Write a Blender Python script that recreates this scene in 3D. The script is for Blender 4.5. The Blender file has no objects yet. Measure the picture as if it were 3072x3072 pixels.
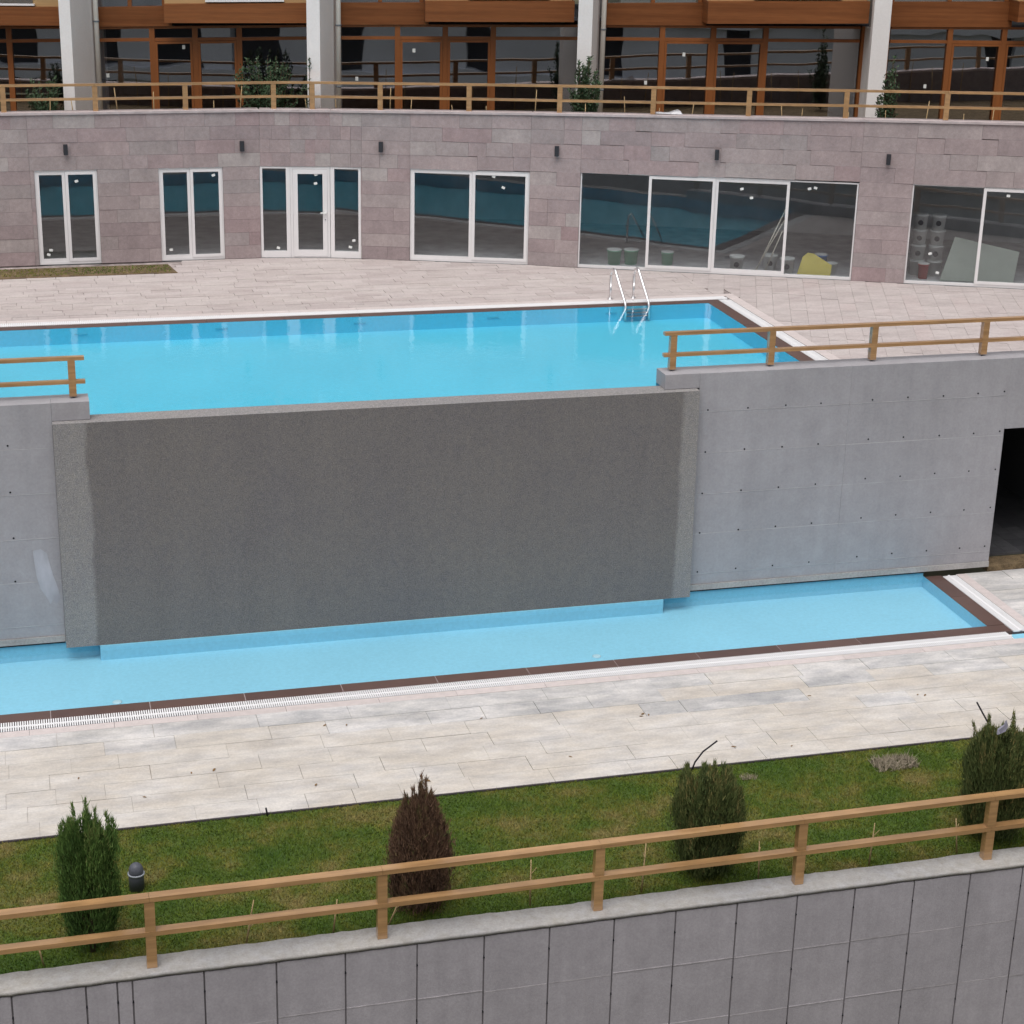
import bpy, math, random
import numpy as np
from mathutils import Matrix, Vector, Euler

random.seed(7)
rng = np.random.default_rng(7)
scene = bpy.context.scene
COL = scene.collection
R = math.radians

# ------------------------------------------------------------------ camera
cam_d = bpy.data.cameras.new("camera")
cam = bpy.data.objects.new("camera", cam_d)
COL.objects.link(cam)
PIT, ROL, YAW = 0.3432, 0.0250, 0.2697
fw = Vector((math.sin(YAW) * math.cos(PIT), math.cos(YAW) * math.cos(PIT), -math.sin(PIT)))
ri = Vector((math.cos(YAW), -math.sin(YAW), 0))
up = ri.cross(fw)
r2 = ri * math.cos(ROL) + up * math.sin(ROL)
u2 = up * math.cos(ROL) - ri * math.sin(ROL)
mw = Matrix((r2, u2, -fw)).transposed().to_4x4()
mw.translation = Vector((0, 0, 11.5065))
cam.matrix_world = mw
cam_d.sensor_width = 36
cam_d.lens = 5486.4 / 3072 * 36
cam_d.clip_start = 0.1
cam_d.clip_end = 2000
scene.camera = cam

# ------------------------------------------------------------------ world and sun (bright overcast)
world = bpy.data.worlds.new("World")
scene.world = world
world.use_nodes = True
wn = world.node_tree.nodes
wl = world.node_tree.links
SUN_EL, SUN_AZ = R(66), R(212)      # azimuth clockwise from +Y: behind the camera, to its left
sky = wn.new("ShaderNodeTexSky")
sky.sky_type = 'NISHITA'
sky.sun_disc = False
sky.sun_elevation = SUN_EL
sky.sun_rotation = SUN_AZ
sky.air_density = 1.6
sky.dust_density = 6.0
hs = wn.new("ShaderNodeHueSaturation")
hs.inputs['Saturation'].default_value = 0.22
bgn = wn["Background"]
bgn.inputs['Strength'].default_value = 0.108
wl.new(sky.outputs[0], hs.inputs['Color'])
wl.new(hs.outputs[0], bgn.inputs['Color'])

sun_d = bpy.data.lights.new("sun", 'SUN')
sun_d.energy = 1.4
sun_d.angle = R(60)
sun_d.color = (1.0, 0.975, 0.965)
sun = bpy.data.objects.new("sun", sun_d)
COL.objects.link(sun)
sdir = Vector((math.sin(SUN_AZ) * math.cos(SUN_EL), math.cos(SUN_AZ) * math.cos(SUN_EL), math.sin(SUN_EL)))
sun.rotation_euler = (-sdir).to_track_quat('-Z', 'Y').to_euler()
sun.location = (0, 0, 60)

scene.view_settings.view_transform = 'Standard'
scene.view_settings.look = 'None'
scene.view_settings.exposure = 0.12
scene.view_settings.gamma = 1.0
scene.view_settings.use_curve_mapping = False
scene.render.engine = 'CYCLES'
scene.cycles.use_denoising = True
scene.cycles.max_bounces = 8
scene.cycles.transparent_max_bounces = 12
scene.cycles.caustics_reflective = False

# ------------------------------------------------------------------ materials
def nodes_of(name):
    m = bpy.data.materials.new(name)
    m.use_nodes = True
    nt = m.node_tree
    return m, nt, nt.nodes, nt.links, nt.nodes["Principled BSDF"]

def N(nt, t, **kw):
    n = nt.nodes.new(t)
    for k, v in kw.items():
        setattr(n, k, v)
    return n

def mixc(nt, mode, fac, a, b):
    n = N(nt, "ShaderNodeMix", data_type='RGBA', blend_type=mode)
    for s, v in ((0, fac), (6, a), (7, b)):
        if hasattr(v, 'is_output'):
            nt.links.new(v, n.inputs[s])
        else:
            n.inputs[s].default_value = v if s == 0 else (*v[:3], 1)
    return n.outputs[2]

def pos_noise(nt, scale, detail=4, rough=.55, stretch=(1, 1, 1), obj_offset=False):
    g = N(nt, "ShaderNodeNewGeometry")
    mp = N(nt, "ShaderNodeMapping")
    mp.inputs['Scale'].default_value = stretch
    nt.links.new(g.outputs['Position'], mp.inputs['Vector'])
    vec = mp.outputs[0]
    if obj_offset:
        oi = N(nt, "ShaderNodeObjectInfo")
        mu = N(nt, "ShaderNodeMath", operation='MULTIPLY')
        nt.links.new(oi.outputs['Random'], mu.inputs[0])
        mu.inputs[1].default_value = 57.0
        ad = N(nt, "ShaderNodeVectorMath", operation='ADD')
        nt.links.new(vec, ad.inputs[0])
        nt.links.new(mu.outputs[0], ad.inputs[1])
        vec = ad.outputs[0]
    n = N(nt, "ShaderNodeTexNoise")
    n.inputs['Scale'].default_value = scale
    n.inputs['Detail'].default_value = detail
    n.inputs['Roughness'].default_value = rough
    nt.links.new(vec, n.inputs['Vector'])
    return n.outputs['Fac']

def ramp(nt, fac, stops, interp='LINEAR'):
    r = N(nt, "ShaderNodeValToRGB")
    r.color_ramp.interpolation = interp
    el = r.color_ramp.elements
    while len(el) < len(stops):
        el.new(0.5)
    for e, (p, c) in zip(el, stops):
        e.position = p
        e.color = (*c, 1) if len(c) == 3 else c
    nt.links.new(fac, r.inputs[0])
    return r.outputs[0]

def g(v):
    return (v, v, v)

def material(name, base, rough=.8, noises=(), rand=None, bump=None, spec=.3, metal=0, per_object=False):
    """base colour; noises = (scale, lo, hi, stretch) multiply; rand = colour stops picked per object"""
    m, nt, nd, lk, bs = nodes_of(name)
    if rand:
        oi = N(nt, "ShaderNodeObjectInfo")
        col = ramp(nt, oi.outputs['Random'], rand)
    else:
        rgb = N(nt, "ShaderNodeRGB")
        rgb.outputs[0].default_value = (*base, 1)
        col = rgb.outputs[0]
    for ns in noises:
        scale, lo, hi = ns[:3]
        st = ns[3] if len(ns) > 3 else (1, 1, 1)
        f = pos_noise(nt, scale, stretch=st, obj_offset=per_object)
        lo = lo if isinstance(lo, tuple) else g(lo)
        hi = hi if isinstance(hi, tuple) else g(hi)
        col = mixc(nt, 'MULTIPLY', 1.0, col, ramp(nt, f, ((.3, lo), (.7, hi))))
    lk.new(col, bs.inputs['Base Color'])
    bs.inputs['Roughness'].default_value = rough
    bs.inputs['Specular IOR Level'].default_value = spec
    bs.inputs['Metallic'].default_value = metal
    if bump:
        b = N(nt, "ShaderNodeBump")
        b.inputs['Strength'].default_value = bump[1]
        b.inputs['Distance'].default_value = .01
        lk.new(pos_noise(nt, bump[0]), b.inputs['Height'])
        lk.new(b.outputs[0], bs.inputs['Normal'])
    return m

M = {}
M['stone'] = material('stone', None, .85, [(2.2, (1.01, .98, .975), (1.22, 1.18, 1.17)), (14, .92, 1.10), (60, .9, 1.1), (1.6, .93, 1.05, (3, 3, .25))],
    rand=((0, (.318, .258, .262)), (.16, (.305, .272, .272)), (.30, (.335, .284, .286)), (.42, (.282, .236, .242)),
          (.52, (.315, .264, .266)), (.62, (.352, .324, .320)), (.70, (.305, .238, .244)), (.82, (.322, .262, .266)), (.92, (.300, .272, .274)), (1, (.330, .268, .270))),
    bump=(90, .35), per_object=True)
M['mortar'] = material('mortar', (.29, .245, .245), .9, [(9, .75, 1.15)])
M['coping'] = material('coping', (.50, .43, .43), .8, [(6, .85, 1.1)])
M['concrete_blue'] = material('concrete_blue', (.352, .342, .364), .85,
    [(.7, .94, 1.05), (3, .95, 1.05), (30, .94, 1.06), (1.3, .95, 1.04, (4, 4, .20))], bump=(70, .25))
M['concrete_grey'] = material('concrete_grey', (.372, .350, .376), .85,
    [(.8, .92, 1.05), (5, .94, 1.05), (40, .92, 1.07), (1.6, .93, 1.05, (4, 4, .22))], bump=(70, .3))
M['cap'] = material('cap', (.355, .35, .355), .9, [(1.3, (.9, .9, .92), (1.08, 1.05, 1.0)), (9, (.9, .88, .82), (1.1, 1.1, 1.1)), (45, .88, 1.12)], bump=(40, .3))
M['footing'] = material('footing', (.37, .355, .35), .9, [(2, .85, 1.12), (30, .85, 1.12)], bump=(30, .6))
M['inlet_pale'] = material('inlet_pale', (.42, .62, .70), .6)
M['inlet'] = material('inlet', (.075, .45, .62), .6)
M['plaster'] = material('plaster', (.80, .765, .755), .8, [(1.2, .95, 1.03), (25, .97, 1.03)], bump=(120, .15))
M['wood'] = material('wood', (.445, .262, .120), .30, [(.9, (.88, .86, .84), (1.10, 1.10, 1.12)), (2.0, (.78, .74, .70), (1.10, 1.10, 1.10), (.5, 6, 14)), (22, .86, 1.08, (.12, .6, 1)), (5, .92, 1.06)], spec=.9)
M['fascia'] = material('fascia', (.215, .076, .025), .6, [(1.0, (.72, .66, .6), (1.18, 1.2, 1.2), (.25, .25, 11)), (30, .9, 1.1, (.1, .1, 1))], spec=.25)
M['frame_wood'] = material('frame_wood', (.255, .085, .022), .5, [(6, .85, 1.1, (1, 1, .2))], spec=.4)
M['facing_wall'] = material('facing_wall', (.76, .78, .84), .8, [(.5, .85, 1.05)])
M['siding'] = material('siding', (.44, .29, .14), .7, [(9, .9, 1.1, (.2, .2, 2))])
M['pvc'] = material('pvc', (.78, .76, .765), .45, [(3, .96, 1.02)], spec=.5)
M['downpipe'] = material('downpipe', (.76, .72, .66), .5)
M['sticker'] = material('sticker', (.78, .80, .78), .7)
M['dark'] = material('dark', (.030, .030, .036), .5, spec=.4)
M['joint_grey'] = material('joint_grey', (.22, .205, .215), .95, [(3, .7, 1.2, (1, 1, .4))])
M['panel_fin'] = material('panel_fin', (.40, .375, .39), .9, [(8, .7, 1.15)])
M['joint_pale'] = material('joint_pale', (.50, .49, .51), .9, [(2.5, .66, 1.08)])
M['hole'] = material('hole', (.02, .02, .025), .9)
M['steel'] = material('steel', (.86, .85, .86), .28, metal=1.0)
M['room'] = material('room', (.74, .74, .75), .9, [(2, .85, 1.1)])
M['roomfloor'] = material('roomfloor', (.48, .475, .485), .8, [(3, .8, 1.15)])
M['black_hose'] = material('black_hose', (.018, .016, .02), .5)
M['bollard'] = material('bollard', (.085, .09, .11), .5, [(20, .85, 1.15)], spec=.4)
M['bollard_ring'] = material('bollard_ring', (.32, .34, .38), .4, spec=.5)
M['stalk'] = material('stalk', (.46, .33, .18), .9, [(20, .8, 1.2)])
M['tan_leaf'] = material('tan_leaf', (.20, .12, .05), .9)
M['plastic_sheet'] = material('plastic_sheet', (.66, .66, .70), .4, [(9, .85, 1.05)], spec=.5)
M['scrap'] = material('scrap', (.30, .29, .36), .5)
M['bucket'] = material('bucket', (.62, .63, .62), .5, [(4, .9, 1.05)])
M['bucket_blue'] = material('bucket_blue', (.06, .20, .50), .5)
M['bucket_green'] = material('bucket_green', (.20, .42, .30), .5)
M['bucket_red'] = material('bucket_red', (.40, .06, .06), .5)
M['yellow_board'] = material('yellow_board', (.62, .52, .13), .8, [(5, .92, 1.05)])
M['gypsum'] = material('gypsum', (.34, .37, .33), .8, [(3, .93, 1.05)])
M['pole'] = material('pole', (.62, .58, .50), .6)
M['dark_tile'] = material('dark_tile', None, .35, [(8, .8, 1.2)], rand=((0, (.05, .05, .055)), (1, (.085, .085, .09))), spec=.5)
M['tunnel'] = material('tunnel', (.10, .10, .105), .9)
M['earth'] = material('earth', (.155, .110, .062), .95, [(6, .6, 1.3), (40, .6, 1.4)], bump=(30, 1))
M['bark'] = material('bark', (.09, .06, .04), .9)
M['brown_tile'] = material('brown_tile', None, .45, [(3, .92, 1.08), (40, .95, 1.05)], rand=((0, (.100, .060, .052)), (1, (.122, .074, .063))), spec=.4)
M['pink_stone'] = material('pink_stone', None, .8, [(8, .93, 1.06), (40, .95, 1.05)], rand=((0, (.55, .485, .47)), (1, (.60, .53, .515))))
M['grate'] = material('grate', (.80, .79, .80), .5, spec=.4)
M['channel'] = material('channel', (.20, .22, .25), .7)
M['edging'] = material('edging', (.055, .045, .052), .7)
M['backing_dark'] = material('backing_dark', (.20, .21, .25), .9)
M['hill'] = material('hill', (.085, .080, .045), .95, [(.15, .6, 1.3), (1.5, .7, 1.3)])

_w = M['wood'].node_tree.nodes['Principled BSDF']
_w.inputs['Coat Weight'].default_value = .7
_w.inputs['Coat Roughness'].default_value = .22

# paving: per-paver tint, weathering blotches, lime bloom
def paver_mat(name, stops, bloom, bloom_amt, dirt):
    m, nt, nd, lk, bs = nodes_of(name)
    oi = N(nt, "ShaderNodeObjectInfo")
    col = ramp(nt, oi.outputs['Random'], stops)
    f1 = pos_noise(nt, .9, 7, .68, stretch=(.7, 1.5, 1))
    col = mixc(nt, 'MIX', ramp(nt, f1, ((.42, g(0)), (.62, g(bloom_amt)))), col, bloom)
    f2 = pos_noise(nt, 2.2, 7, .72, stretch=(.7, 1.8, 1))
    col = mixc(nt, 'MULTIPLY', 1.0, col, ramp(nt, f2, ((.34, dirt), (.6, (1.04, 1.04, 1.04)))))
    f3 = pos_noise(nt, 26, 5, .6)
    col = mixc(nt, 'MULTIPLY', 1.0, col, ramp(nt, f3, ((.3, g(.90)), (.7, g(1.07)))))
    lk.new(col, bs.inputs['Base Color'])
    bs.inputs['Roughness'].default_value = .85
    bs.inputs['Specular IOR Level'].default_value = .25
    b = N(nt, "ShaderNodeBump")
    b.inputs['Strength'].default_value = .4
    b.inputs['Distance'].default_value = .008
    lk.new(pos_noise(nt, 35, 5), b.inputs['Height'])
    lk.new(b.outputs[0], bs.inputs['Normal'])
    return m
M['paver_low'] = paver_mat('paver_low', ((0, (.535, .482, .425)), (.35, (.548, .497, .440)), (.7, (.528, .478, .422)), (1, (.555, .508, .455))),
                           (.635, .602, .572), .8, (.79, .80, .83))
M['paver_grey'] = paver_mat('paver_grey', ((0, (.43, .42, .415)), (.4, (.50, .475, .45)), (.7, (.455, .44, .43)), (1, (.54, .505, .475))),
                           (.67, .64, .62), .9, (.72, .74, .78))
M['paver_up'] = paver_mat('paver_up', ((0, (.445, .385, .375)), (.35, (.475, .42, .406)), (.65, (.435, .385, .373)), (1, (.470, .40, .388))),
                          (.535, .48, .465), .6, (.88, .87, .87))
M['joint_low'] = material('joint_low', (.46, .41, .36), .95, [(1.9, .25, 1.35), (9, .7, 1.15)])
M['joint_up'] = material('joint_up', (.42, .36, .345), .95, [(1.5, .3, 1.3), (9, .7, 1.15)])

# pebble-dashed overflow wall: dark where the water film runs, pale dry margins
def slab_mat():
    m, nt, nd, lk, bs = nodes_of('pebble')
    gn = N(nt, "ShaderNodeNewGeometry")
    sx = N(nt, "ShaderNodeSeparateXYZ")
    lk.new(gn.outputs['Position'], sx.inputs[0])
    # distance from the centre line in x, roughened by noise
    a = N(nt, "ShaderNodeMath", operation='SUBTRACT'); lk.new(sx.outputs[0], a.inputs[0]); a.inputs[1].default_value = 5.42
    ab = N(nt, "ShaderNodeMath", operation='ABSOLUTE'); lk.new(a.outputs[0], ab.inputs[0])
    nz = pos_noise(nt, 1.4, 5, .6, stretch=(1, 1, .35))
    mu = N(nt, "ShaderNodeMath", operation='MULTIPLY_ADD'); lk.new(nz, mu.inputs[0]); mu.inputs[1].default_value = .34; lk.new(ab.outputs[0], mu.inputs[2])
    wet = ramp(nt, mu.outputs[0], ((0, g(0)), (1, g(1))))
    mr = N(nt, "ShaderNodeMapRange"); lk.new(mu.outputs[0], mr.inputs[0])
    mr.inputs[1].default_value = 4.79; mr.inputs[2].default_value = 4.86
    # film covers the vertical face only (the ledge on top stays pale)
    sn = N(nt, "ShaderNodeSeparateXYZ"); lk.new(gn.outputs['Normal'], sn.inputs[0])
    mt = N(nt, "ShaderNodeMath", operation='GREATER_THAN'); lk.new(sn.outputs[2], mt.inputs[0]); mt.inputs[1].default_value = .5
    mx = N(nt, "ShaderNodeMath", operation='MAXIMUM'); lk.new(mr.outputs[0], mx.inputs[0]); lk.new(mt.outputs[0], mx.inputs[1])
    base = mixc(nt, 'MIX', mx.outputs[0], (.174, .163, .160), (.262, .252, .249))
    sp = pos_noise(nt, 55, 3, .8)
    col = mixc(nt, 'MULTIPLY', 1.0, base, ramp(nt, sp, ((.30, g(.62)), (.5, g(.98)), (.68, g(1.5)))))
    sp2 = pos_noise(nt, 18, 3, .7)
    col = mixc(nt, 'MULTIPLY', 1.0, col, ramp(nt, sp2, ((.3, (.88, .88, .92)), (.7, (1.12, 1.1, 1.06)))))
    sp3 = pos_noise(nt, 1.0, 6, .7, stretch=(3.2, 1, .16))
    col = mixc(nt, 'MULTIPLY', 1.0, col, ramp(nt, sp3, ((.3, g(.95)), (.55, g(1.0)), (.75, g(1.05)))))
    sp4 = pos_noise(nt, .5, 4, .6)
    col = mixc(nt, 'MULTIPLY', 1.0, col, ramp(nt, sp4, ((.3, (.95, .95, .98)), (.7, (1.06, 1.05, 1.02)))))
    lk.new(col, bs.inputs['Base Color'])
    bs.inputs['Roughness'].default_value = .7
    bs.inputs['Specular IOR Level'].default_value = .25
    b = N(nt, "ShaderNodeBump"); b.inputs['Strength'].default_value = .6; b.inputs['Distance'].default_value = .01
    lk.new(sp, b.inputs['Height']); lk.new(b.outputs[0], bs.inputs['Normal'])
    return m
M['pebble'] = slab_mat()

def basin_mat(name, col):
    return material(name, col, .6, [(.5, .96, 1.03), (18, .95, 1.05)])
M['basin_up'] = basin_mat('basin_up', (.100, .575, .790))
M['basin_low'] = basin_mat('basin_low', (.255, .575, .735))

def schlick(nt, r0, normal=None):
    lw = N(nt, "ShaderNodeLayerWeight"); lw.inputs[0].default_value = .5
    if normal: nt.links.new(normal, lw.inputs['Normal'])
    p = N(nt, "ShaderNodeMath", operation='POWER'); nt.links.new(lw.outputs['Facing'], p.inputs[0]); p.inputs[1].default_value = 5
    m = N(nt, "ShaderNodeMath", operation='MULTIPLY_ADD'); nt.links.new(p.outputs[0], m.inputs[0]); m.inputs[1].default_value = 1 - r0; m.inputs[2].default_value = r0
    return m.outputs[0]

def water_mat(name, tint, bump):
    m = bpy.data.materials.new(name)
    m.use_nodes = True
    nt = m.node_tree
    nt.nodes.clear()
    out = N(nt, "ShaderNodeOutputMaterial")
    tr = N(nt, "ShaderNodeBsdfTransparent"); tr.inputs[0].default_value = (*tint, 1)
    gl = N(nt, "ShaderNodeBsdfGlossy"); gl.inputs['Roughness'].default_value = .015
    mx = N(nt, "ShaderNodeMixShader")
    b = N(nt, "ShaderNodeBump"); b.inputs['Strength'].default_value = 1.0; b.inputs['Distance'].default_value = bump
    f = pos_noise(nt, 6.0, 2, .5, stretch=(1.3, .8, 1))
    f2 = pos_noise(nt, 5.0, 2, .6, stretch=(2.4, 5.5, 1))
    ad = N(nt, "ShaderNodeMath", operation='MULTIPLY_ADD')
    nt.links.new(f2, ad.inputs[0]); ad.inputs[1].default_value = .32; nt.links.new(f, ad.inputs[2])
    nt.links.new(ad.outputs[0], b.inputs['Height'])
    nt.links.new(b.outputs[0], gl.inputs['Normal'])
    nt.links.new(schlick(nt, .022, b.outputs[0]), mx.inputs[0]); nt.links.new(tr.outputs[0], mx.inputs[1]); nt.links.new(gl.outputs[0], mx.inputs[2])
    nt.links.new(mx.outputs[0], out.inputs[0])
    return m
M['water_up'] = water_mat('water_up', (.92, .99, .995), .0021)
M['water_low'] = water_mat('water_low', (.97, .99, .995), .0020)

def glass_mat(name, tint, refl, wav):
    m = bpy.data.materials.new(name)
    m.use_nodes = True
    nt = m.node_tree
    nt.nodes.clear()
    out = N(nt, "ShaderNodeOutputMaterial")
    tr = N(nt, "ShaderNodeBsdfTransparent"); tr.inputs[0].default_value = (*tint, 1)
    gl = N(nt, "ShaderNodeBsdfGlossy"); gl.inputs['Roughness'].default_value = .01
    mx = N(nt, "ShaderNodeMixShader")
    b = N(nt, "ShaderNodeBump"); b.inputs['Strength'].default_value = 1.0; b.inputs['Distance'].default_value = wav
    f = pos_noise(nt, .9, 1, .4, obj_offset=True)
    nt.links.new(f, b.inputs['Height'])
    nt.links.new(b.outputs[0], gl.inputs['Normal'])
    nt.links.new(schlick(nt, refl), mx.inputs[0]); nt.links.new(tr.outputs[0], mx.inputs[1]); nt.links.new(gl.outputs[0], mx.inputs[2])
    nt.links.new(mx.outputs[0], out.inputs[0])
    return m
M['glass'] = glass_mat('glass', (.90, .92, .93), .075, .003)
M['glass_up'] = glass_mat('glass_up', (.84, .86, .90), .30, .0045)

def leaf_mat(name, stops, rough=.7):
    m, nt, nd, lk, bs = nodes_of(name)
    at = N(nt, "ShaderNodeAttribute"); at.attribute_name = 'tint'
    col = ramp(nt, at.outputs['Fac'], stops)
    lk.new(col, bs.inputs['Base Color'])
    bs.inputs['Roughness'].default_value = rough
    bs.inputs['Specular IOR Level'].default_value = .2
    return m
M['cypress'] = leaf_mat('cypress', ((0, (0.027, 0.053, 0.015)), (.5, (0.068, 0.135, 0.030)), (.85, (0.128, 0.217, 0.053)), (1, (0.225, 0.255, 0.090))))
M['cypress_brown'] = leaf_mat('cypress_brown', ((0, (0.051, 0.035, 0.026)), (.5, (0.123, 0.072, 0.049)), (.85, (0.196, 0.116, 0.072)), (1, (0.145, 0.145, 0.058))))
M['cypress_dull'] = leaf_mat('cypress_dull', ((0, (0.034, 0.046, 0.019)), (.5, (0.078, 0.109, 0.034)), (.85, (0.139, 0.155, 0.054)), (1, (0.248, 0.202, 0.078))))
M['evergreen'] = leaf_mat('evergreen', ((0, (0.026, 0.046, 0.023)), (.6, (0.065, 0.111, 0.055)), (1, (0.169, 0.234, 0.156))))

def grass_mat():
    m, nt, nd, lk, bs = nodes_of('grass')
    f = pos_noise(nt, 1.1, 5, .62)
    col = ramp(nt, f, ((.30, (.058, .115, .013)), (.46, (.092, .140, .017)), (.56, (.155, .160, .027)), (.67, (.255, .205, .075))))
    at = N(nt, "ShaderNodeAttribute"); at.attribute_name = 'tint'
    col = mixc(nt, 'MULTIPLY', 1.0, col, ramp(nt, at.outputs['Fac'], ((0, g(.72)), (.6, g(1.0)), (1, (1.35, 1.25, 1.1)))))
    lk.new(col, bs.inputs['Base Color'])
    bs.inputs['Roughness'].default_value = .8
    bs.inputs['Specular IOR Level'].default_value = .15
    return m
M['grass'] = grass_mat()
def turf_mat():
    m, nt, nd, lk, bs = nodes_of('turf')
    f = pos_noise(nt, 1.1, 5, .62)
    col = ramp(nt, f, ((.30, (.040, .085, .011)), (.5, (.070, .105, .016)), (.74, (.18, .14, .050))))
    f2 = pos_noise(nt, 30, 4, .7)
    col = mixc(nt, 'MULTIPLY', 1.0, col, ramp(nt, f2, ((.3, g(.6)), (.7, g(1.3)))))
    lk.new(col, bs.inputs['Base Color'])
    bs.inputs['Roughness'].default_value = .95
    return m
M['turf'] = turf_mat()

# ------------------------------------------------------------------ building helpers
WM = {}          # world matrix of each object as built

class MB:
    def __init__(s):
        s.v = []; s.f = []; s.sm = []
    def hexa(s, p):
        """8 points: bottom ring 0-3 counter-clockwise from above, top ring 4-7"""
        b = len(s.v); s.v += [tuple(q) for q in p]
        s.f += [(b+3, b+2, b+1, b), (b+4, b+5, b+6, b+7), (b, b+1, b+5, b+4), (b+1, b+2, b+6, b+5), (b+2, b+3, b+7, b+6), (b+3, b, b+4, b+7)]
        s.sm += [False] * 6
        return s
    def box(s, x0, x1, y0, y1, z0, z1):
        return s.hexa([(x0, y0, z0), (x1, y0, z0), (x1, y1, z0), (x0, y1, z0), (x0, y0, z1), (x1, y0, z1), (x1, y1, z1), (x0, y1, z1)])
    def prism(s, poly, z0, z1):
        n = len(poly); b = len(s.v)
        s.v += [(x, y, z0) for x, y in poly] + [(x, y, z1) for x, y in poly]
        s.f.append(tuple(b + i for i in reversed(range(n)))); s.f.append(tuple(b + n + i for i in range(n)))
        for i in range(n):
            j = (i + 1) % n
            s.f.append((b + i, b + j, b + n + j, b + n + i))
        s.sm += [False] * (n + 2)
        return s
    def quad(s, *p):
        b = len(s.v); s.v += [tuple(q) for q in p]; s.f.append(tuple(range(b, b + len(p)))); s.sm.append(False)
        return s
    def tube(s, path, rad, n=8, cap=True):
        path = [Vector(p) for p in path]
        rads = rad if isinstance(rad, (list, tuple)) else [rad] * len(path)
        b = len(s.v); prev = None
        for i, p in enumerate(path):
            t = (path[min(i + 1, len(path) - 1)] - path[max(i - 1, 0)]).normalized()
            if prev is None:
                a = t.orthogonal().normalized()
            else:
                a = (prev - t * prev.dot(t)).normalized()
            prev = a
            c = t.cross(a)
            for k in range(n):
                an = 2 * math.pi * k / n
                s.v.append(tuple(p + (a * math.cos(an) + c * math.sin(an)) * rads[i]))
        for i in range(len(path) - 1):
            for k in range(n):
                k2 = (k + 1) % n
                s.f.append((b + i * n + k, b + i * n + k2, b + (i + 1) * n + k2, b + (i + 1) * n + k)); s.sm.append(True)
        if cap:
            s.f.append(tuple(b + k for k in reversed(range(n)))); s.f.append(tuple(b + (len(path) - 1) * n + k for k in range(n)))
            s.sm += [False, False]
        return s
    def lathe(s, prof, cx=0, cy=0, n=20):
        b = len(s.v)
        for r_, z in prof:
            for k in range(n):
                an = 2 * math.pi * k / n
                s.v.append((cx + r_ * math.cos(an), cy + r_ * math.sin(an), z))
        for i in range(len(prof) - 1):
            for k in range(n):
                k2 = (k + 1) % n
                s.f.append((b + i * n + k, b + i * n + k2, b + (i + 1) * n + k2, b + (i + 1) * n + k)); s.sm.append(True)
        s.f.append(tuple(b + k for k in reversed(range(n)))); s.f.append(tuple(b + (len(prof) - 1) * n + k for k in range(n)))
        s.sm += [False, False]
        return s
    def mesh(s, name, mat):
        me = bpy.data.meshes.new(name)
        me.from_pydata(s.v, [], s.f)
        me.polygons.foreach_set('use_smooth', s.sm)
        if mat:
            me.materials.append(mat)
        me.update()
        return me
    def build(s, name, mat, parent=None, mtx=None):
        return place(s.mesh(name, M[mat] if isinstance(mat, str) else mat), name, parent, mtx)

def place(me, name, parent=None, mtx=None):
    o = bpy.data.objects.new(name, me)
    COL.objects.link(o)
    mtx = mtx if mtx is not None else Matrix()
    l, q, sc = mtx.decompose()
    o.location = l; o.rotation_mode = 'XYZ'; o.rotation_euler = q.to_euler(); o.scale = sc
    WM[o.name] = mtx.copy()
    if parent:
        o.parent = parent
        o.matrix_parent_inverse = WM[parent.name].inverted()
    return o

def tag(o, label=None, cat=None, group=None, kind=None):
    if label: o['label'] = label
    if cat: o['category'] = cat
    if group: o['group'] = group
    if kind: o['kind'] = kind
    return o

def thing(name, label, cat, loc, group=None):
    o = place(None, name, None, Matrix.Translation(loc))
    o.empty_display_size = .3
    return tag(o, label, cat, group)

_unit = {}
def unit_box(mat):
    if mat not in _unit:
        _unit[mat] = MB().box(-.5, .5, -.5, .5, -.5, .5).mesh('block_' + mat, M[mat])
    return _unit[mat]
def block(name, mat, parent, c, size, rz=0):
    m = Matrix.Translation(c) @ Matrix.Rotation(rz, 4, 'Z') @ Matrix.Diagonal((*size, 1))
    return place(unit_box(mat), name, parent, m)

def clip(poly, a, b, c):
    """keep the side a*x+b*y<=c"""
    out = []
    for i in range(len(poly)):
        p, q = poly[i], poly[(i + 1) % len(poly)]
        dp, dq = a * p[0] + b * p[1] - c, a * q[0] + b * q[1] - c
        if dp <= 0: out.append(p)
        if (dp < 0) != (dq < 0) and abs(dp - dq) > 1e-9:
            t = dp / (dp - dq)
            out.append((p[0] + t * (q[0] - p[0]), p[1] + t * (q[1] - p[1])))
    return out
def area(p):
    return .5 * abs(sum(p[i][0] * p[(i + 1) % len(p)][1] - p[(i + 1) % len(p)][0] * p[i][1] for i in range(len(p))))

interp = lambda x, t: float(np.interp(x, [a for a, _ in t], [b for _, b in t]))

# ------------------------------------------------------------------ plan of the place
Z0, ZU = 0.0, 3.6                 # lower deck, upper deck
WY = 26.45                        # face of the concrete wall between them
FX = [-6, 0.3, 4.85, 5.45, 6.25, 6.87, 7.81, 10.13, 11.08, 16.26, 17.22, 26.0]
FY = [37.2, 37.36, 37.43, 37.33, 37.20, 37.02, 36.72, 35.92, 35.52, 33.46, 33.04, 29.5]
def fy(x): return float(np.interp(x, FX, FY))
ZT = [(-6, 6.6), (3, 6.62), (6.5, 6.63), (10.2, 6.70), (13, 6.77), (16.8, 6.84), (19, 6.90), (26, 7.0)]
WT = [(-6, 5.48), (8, 5.49), (11, 5.54), (16, 5.60), (26, 5.64)]      # window heads

# ---- ground far below and round about
tag(MB().quad((-600, -600, -3.6), (600, -600, -3.6), (600, 600, -3.6), (-600, 600, -3.6)).build('ground', 'hill'), kind='structure')

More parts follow.
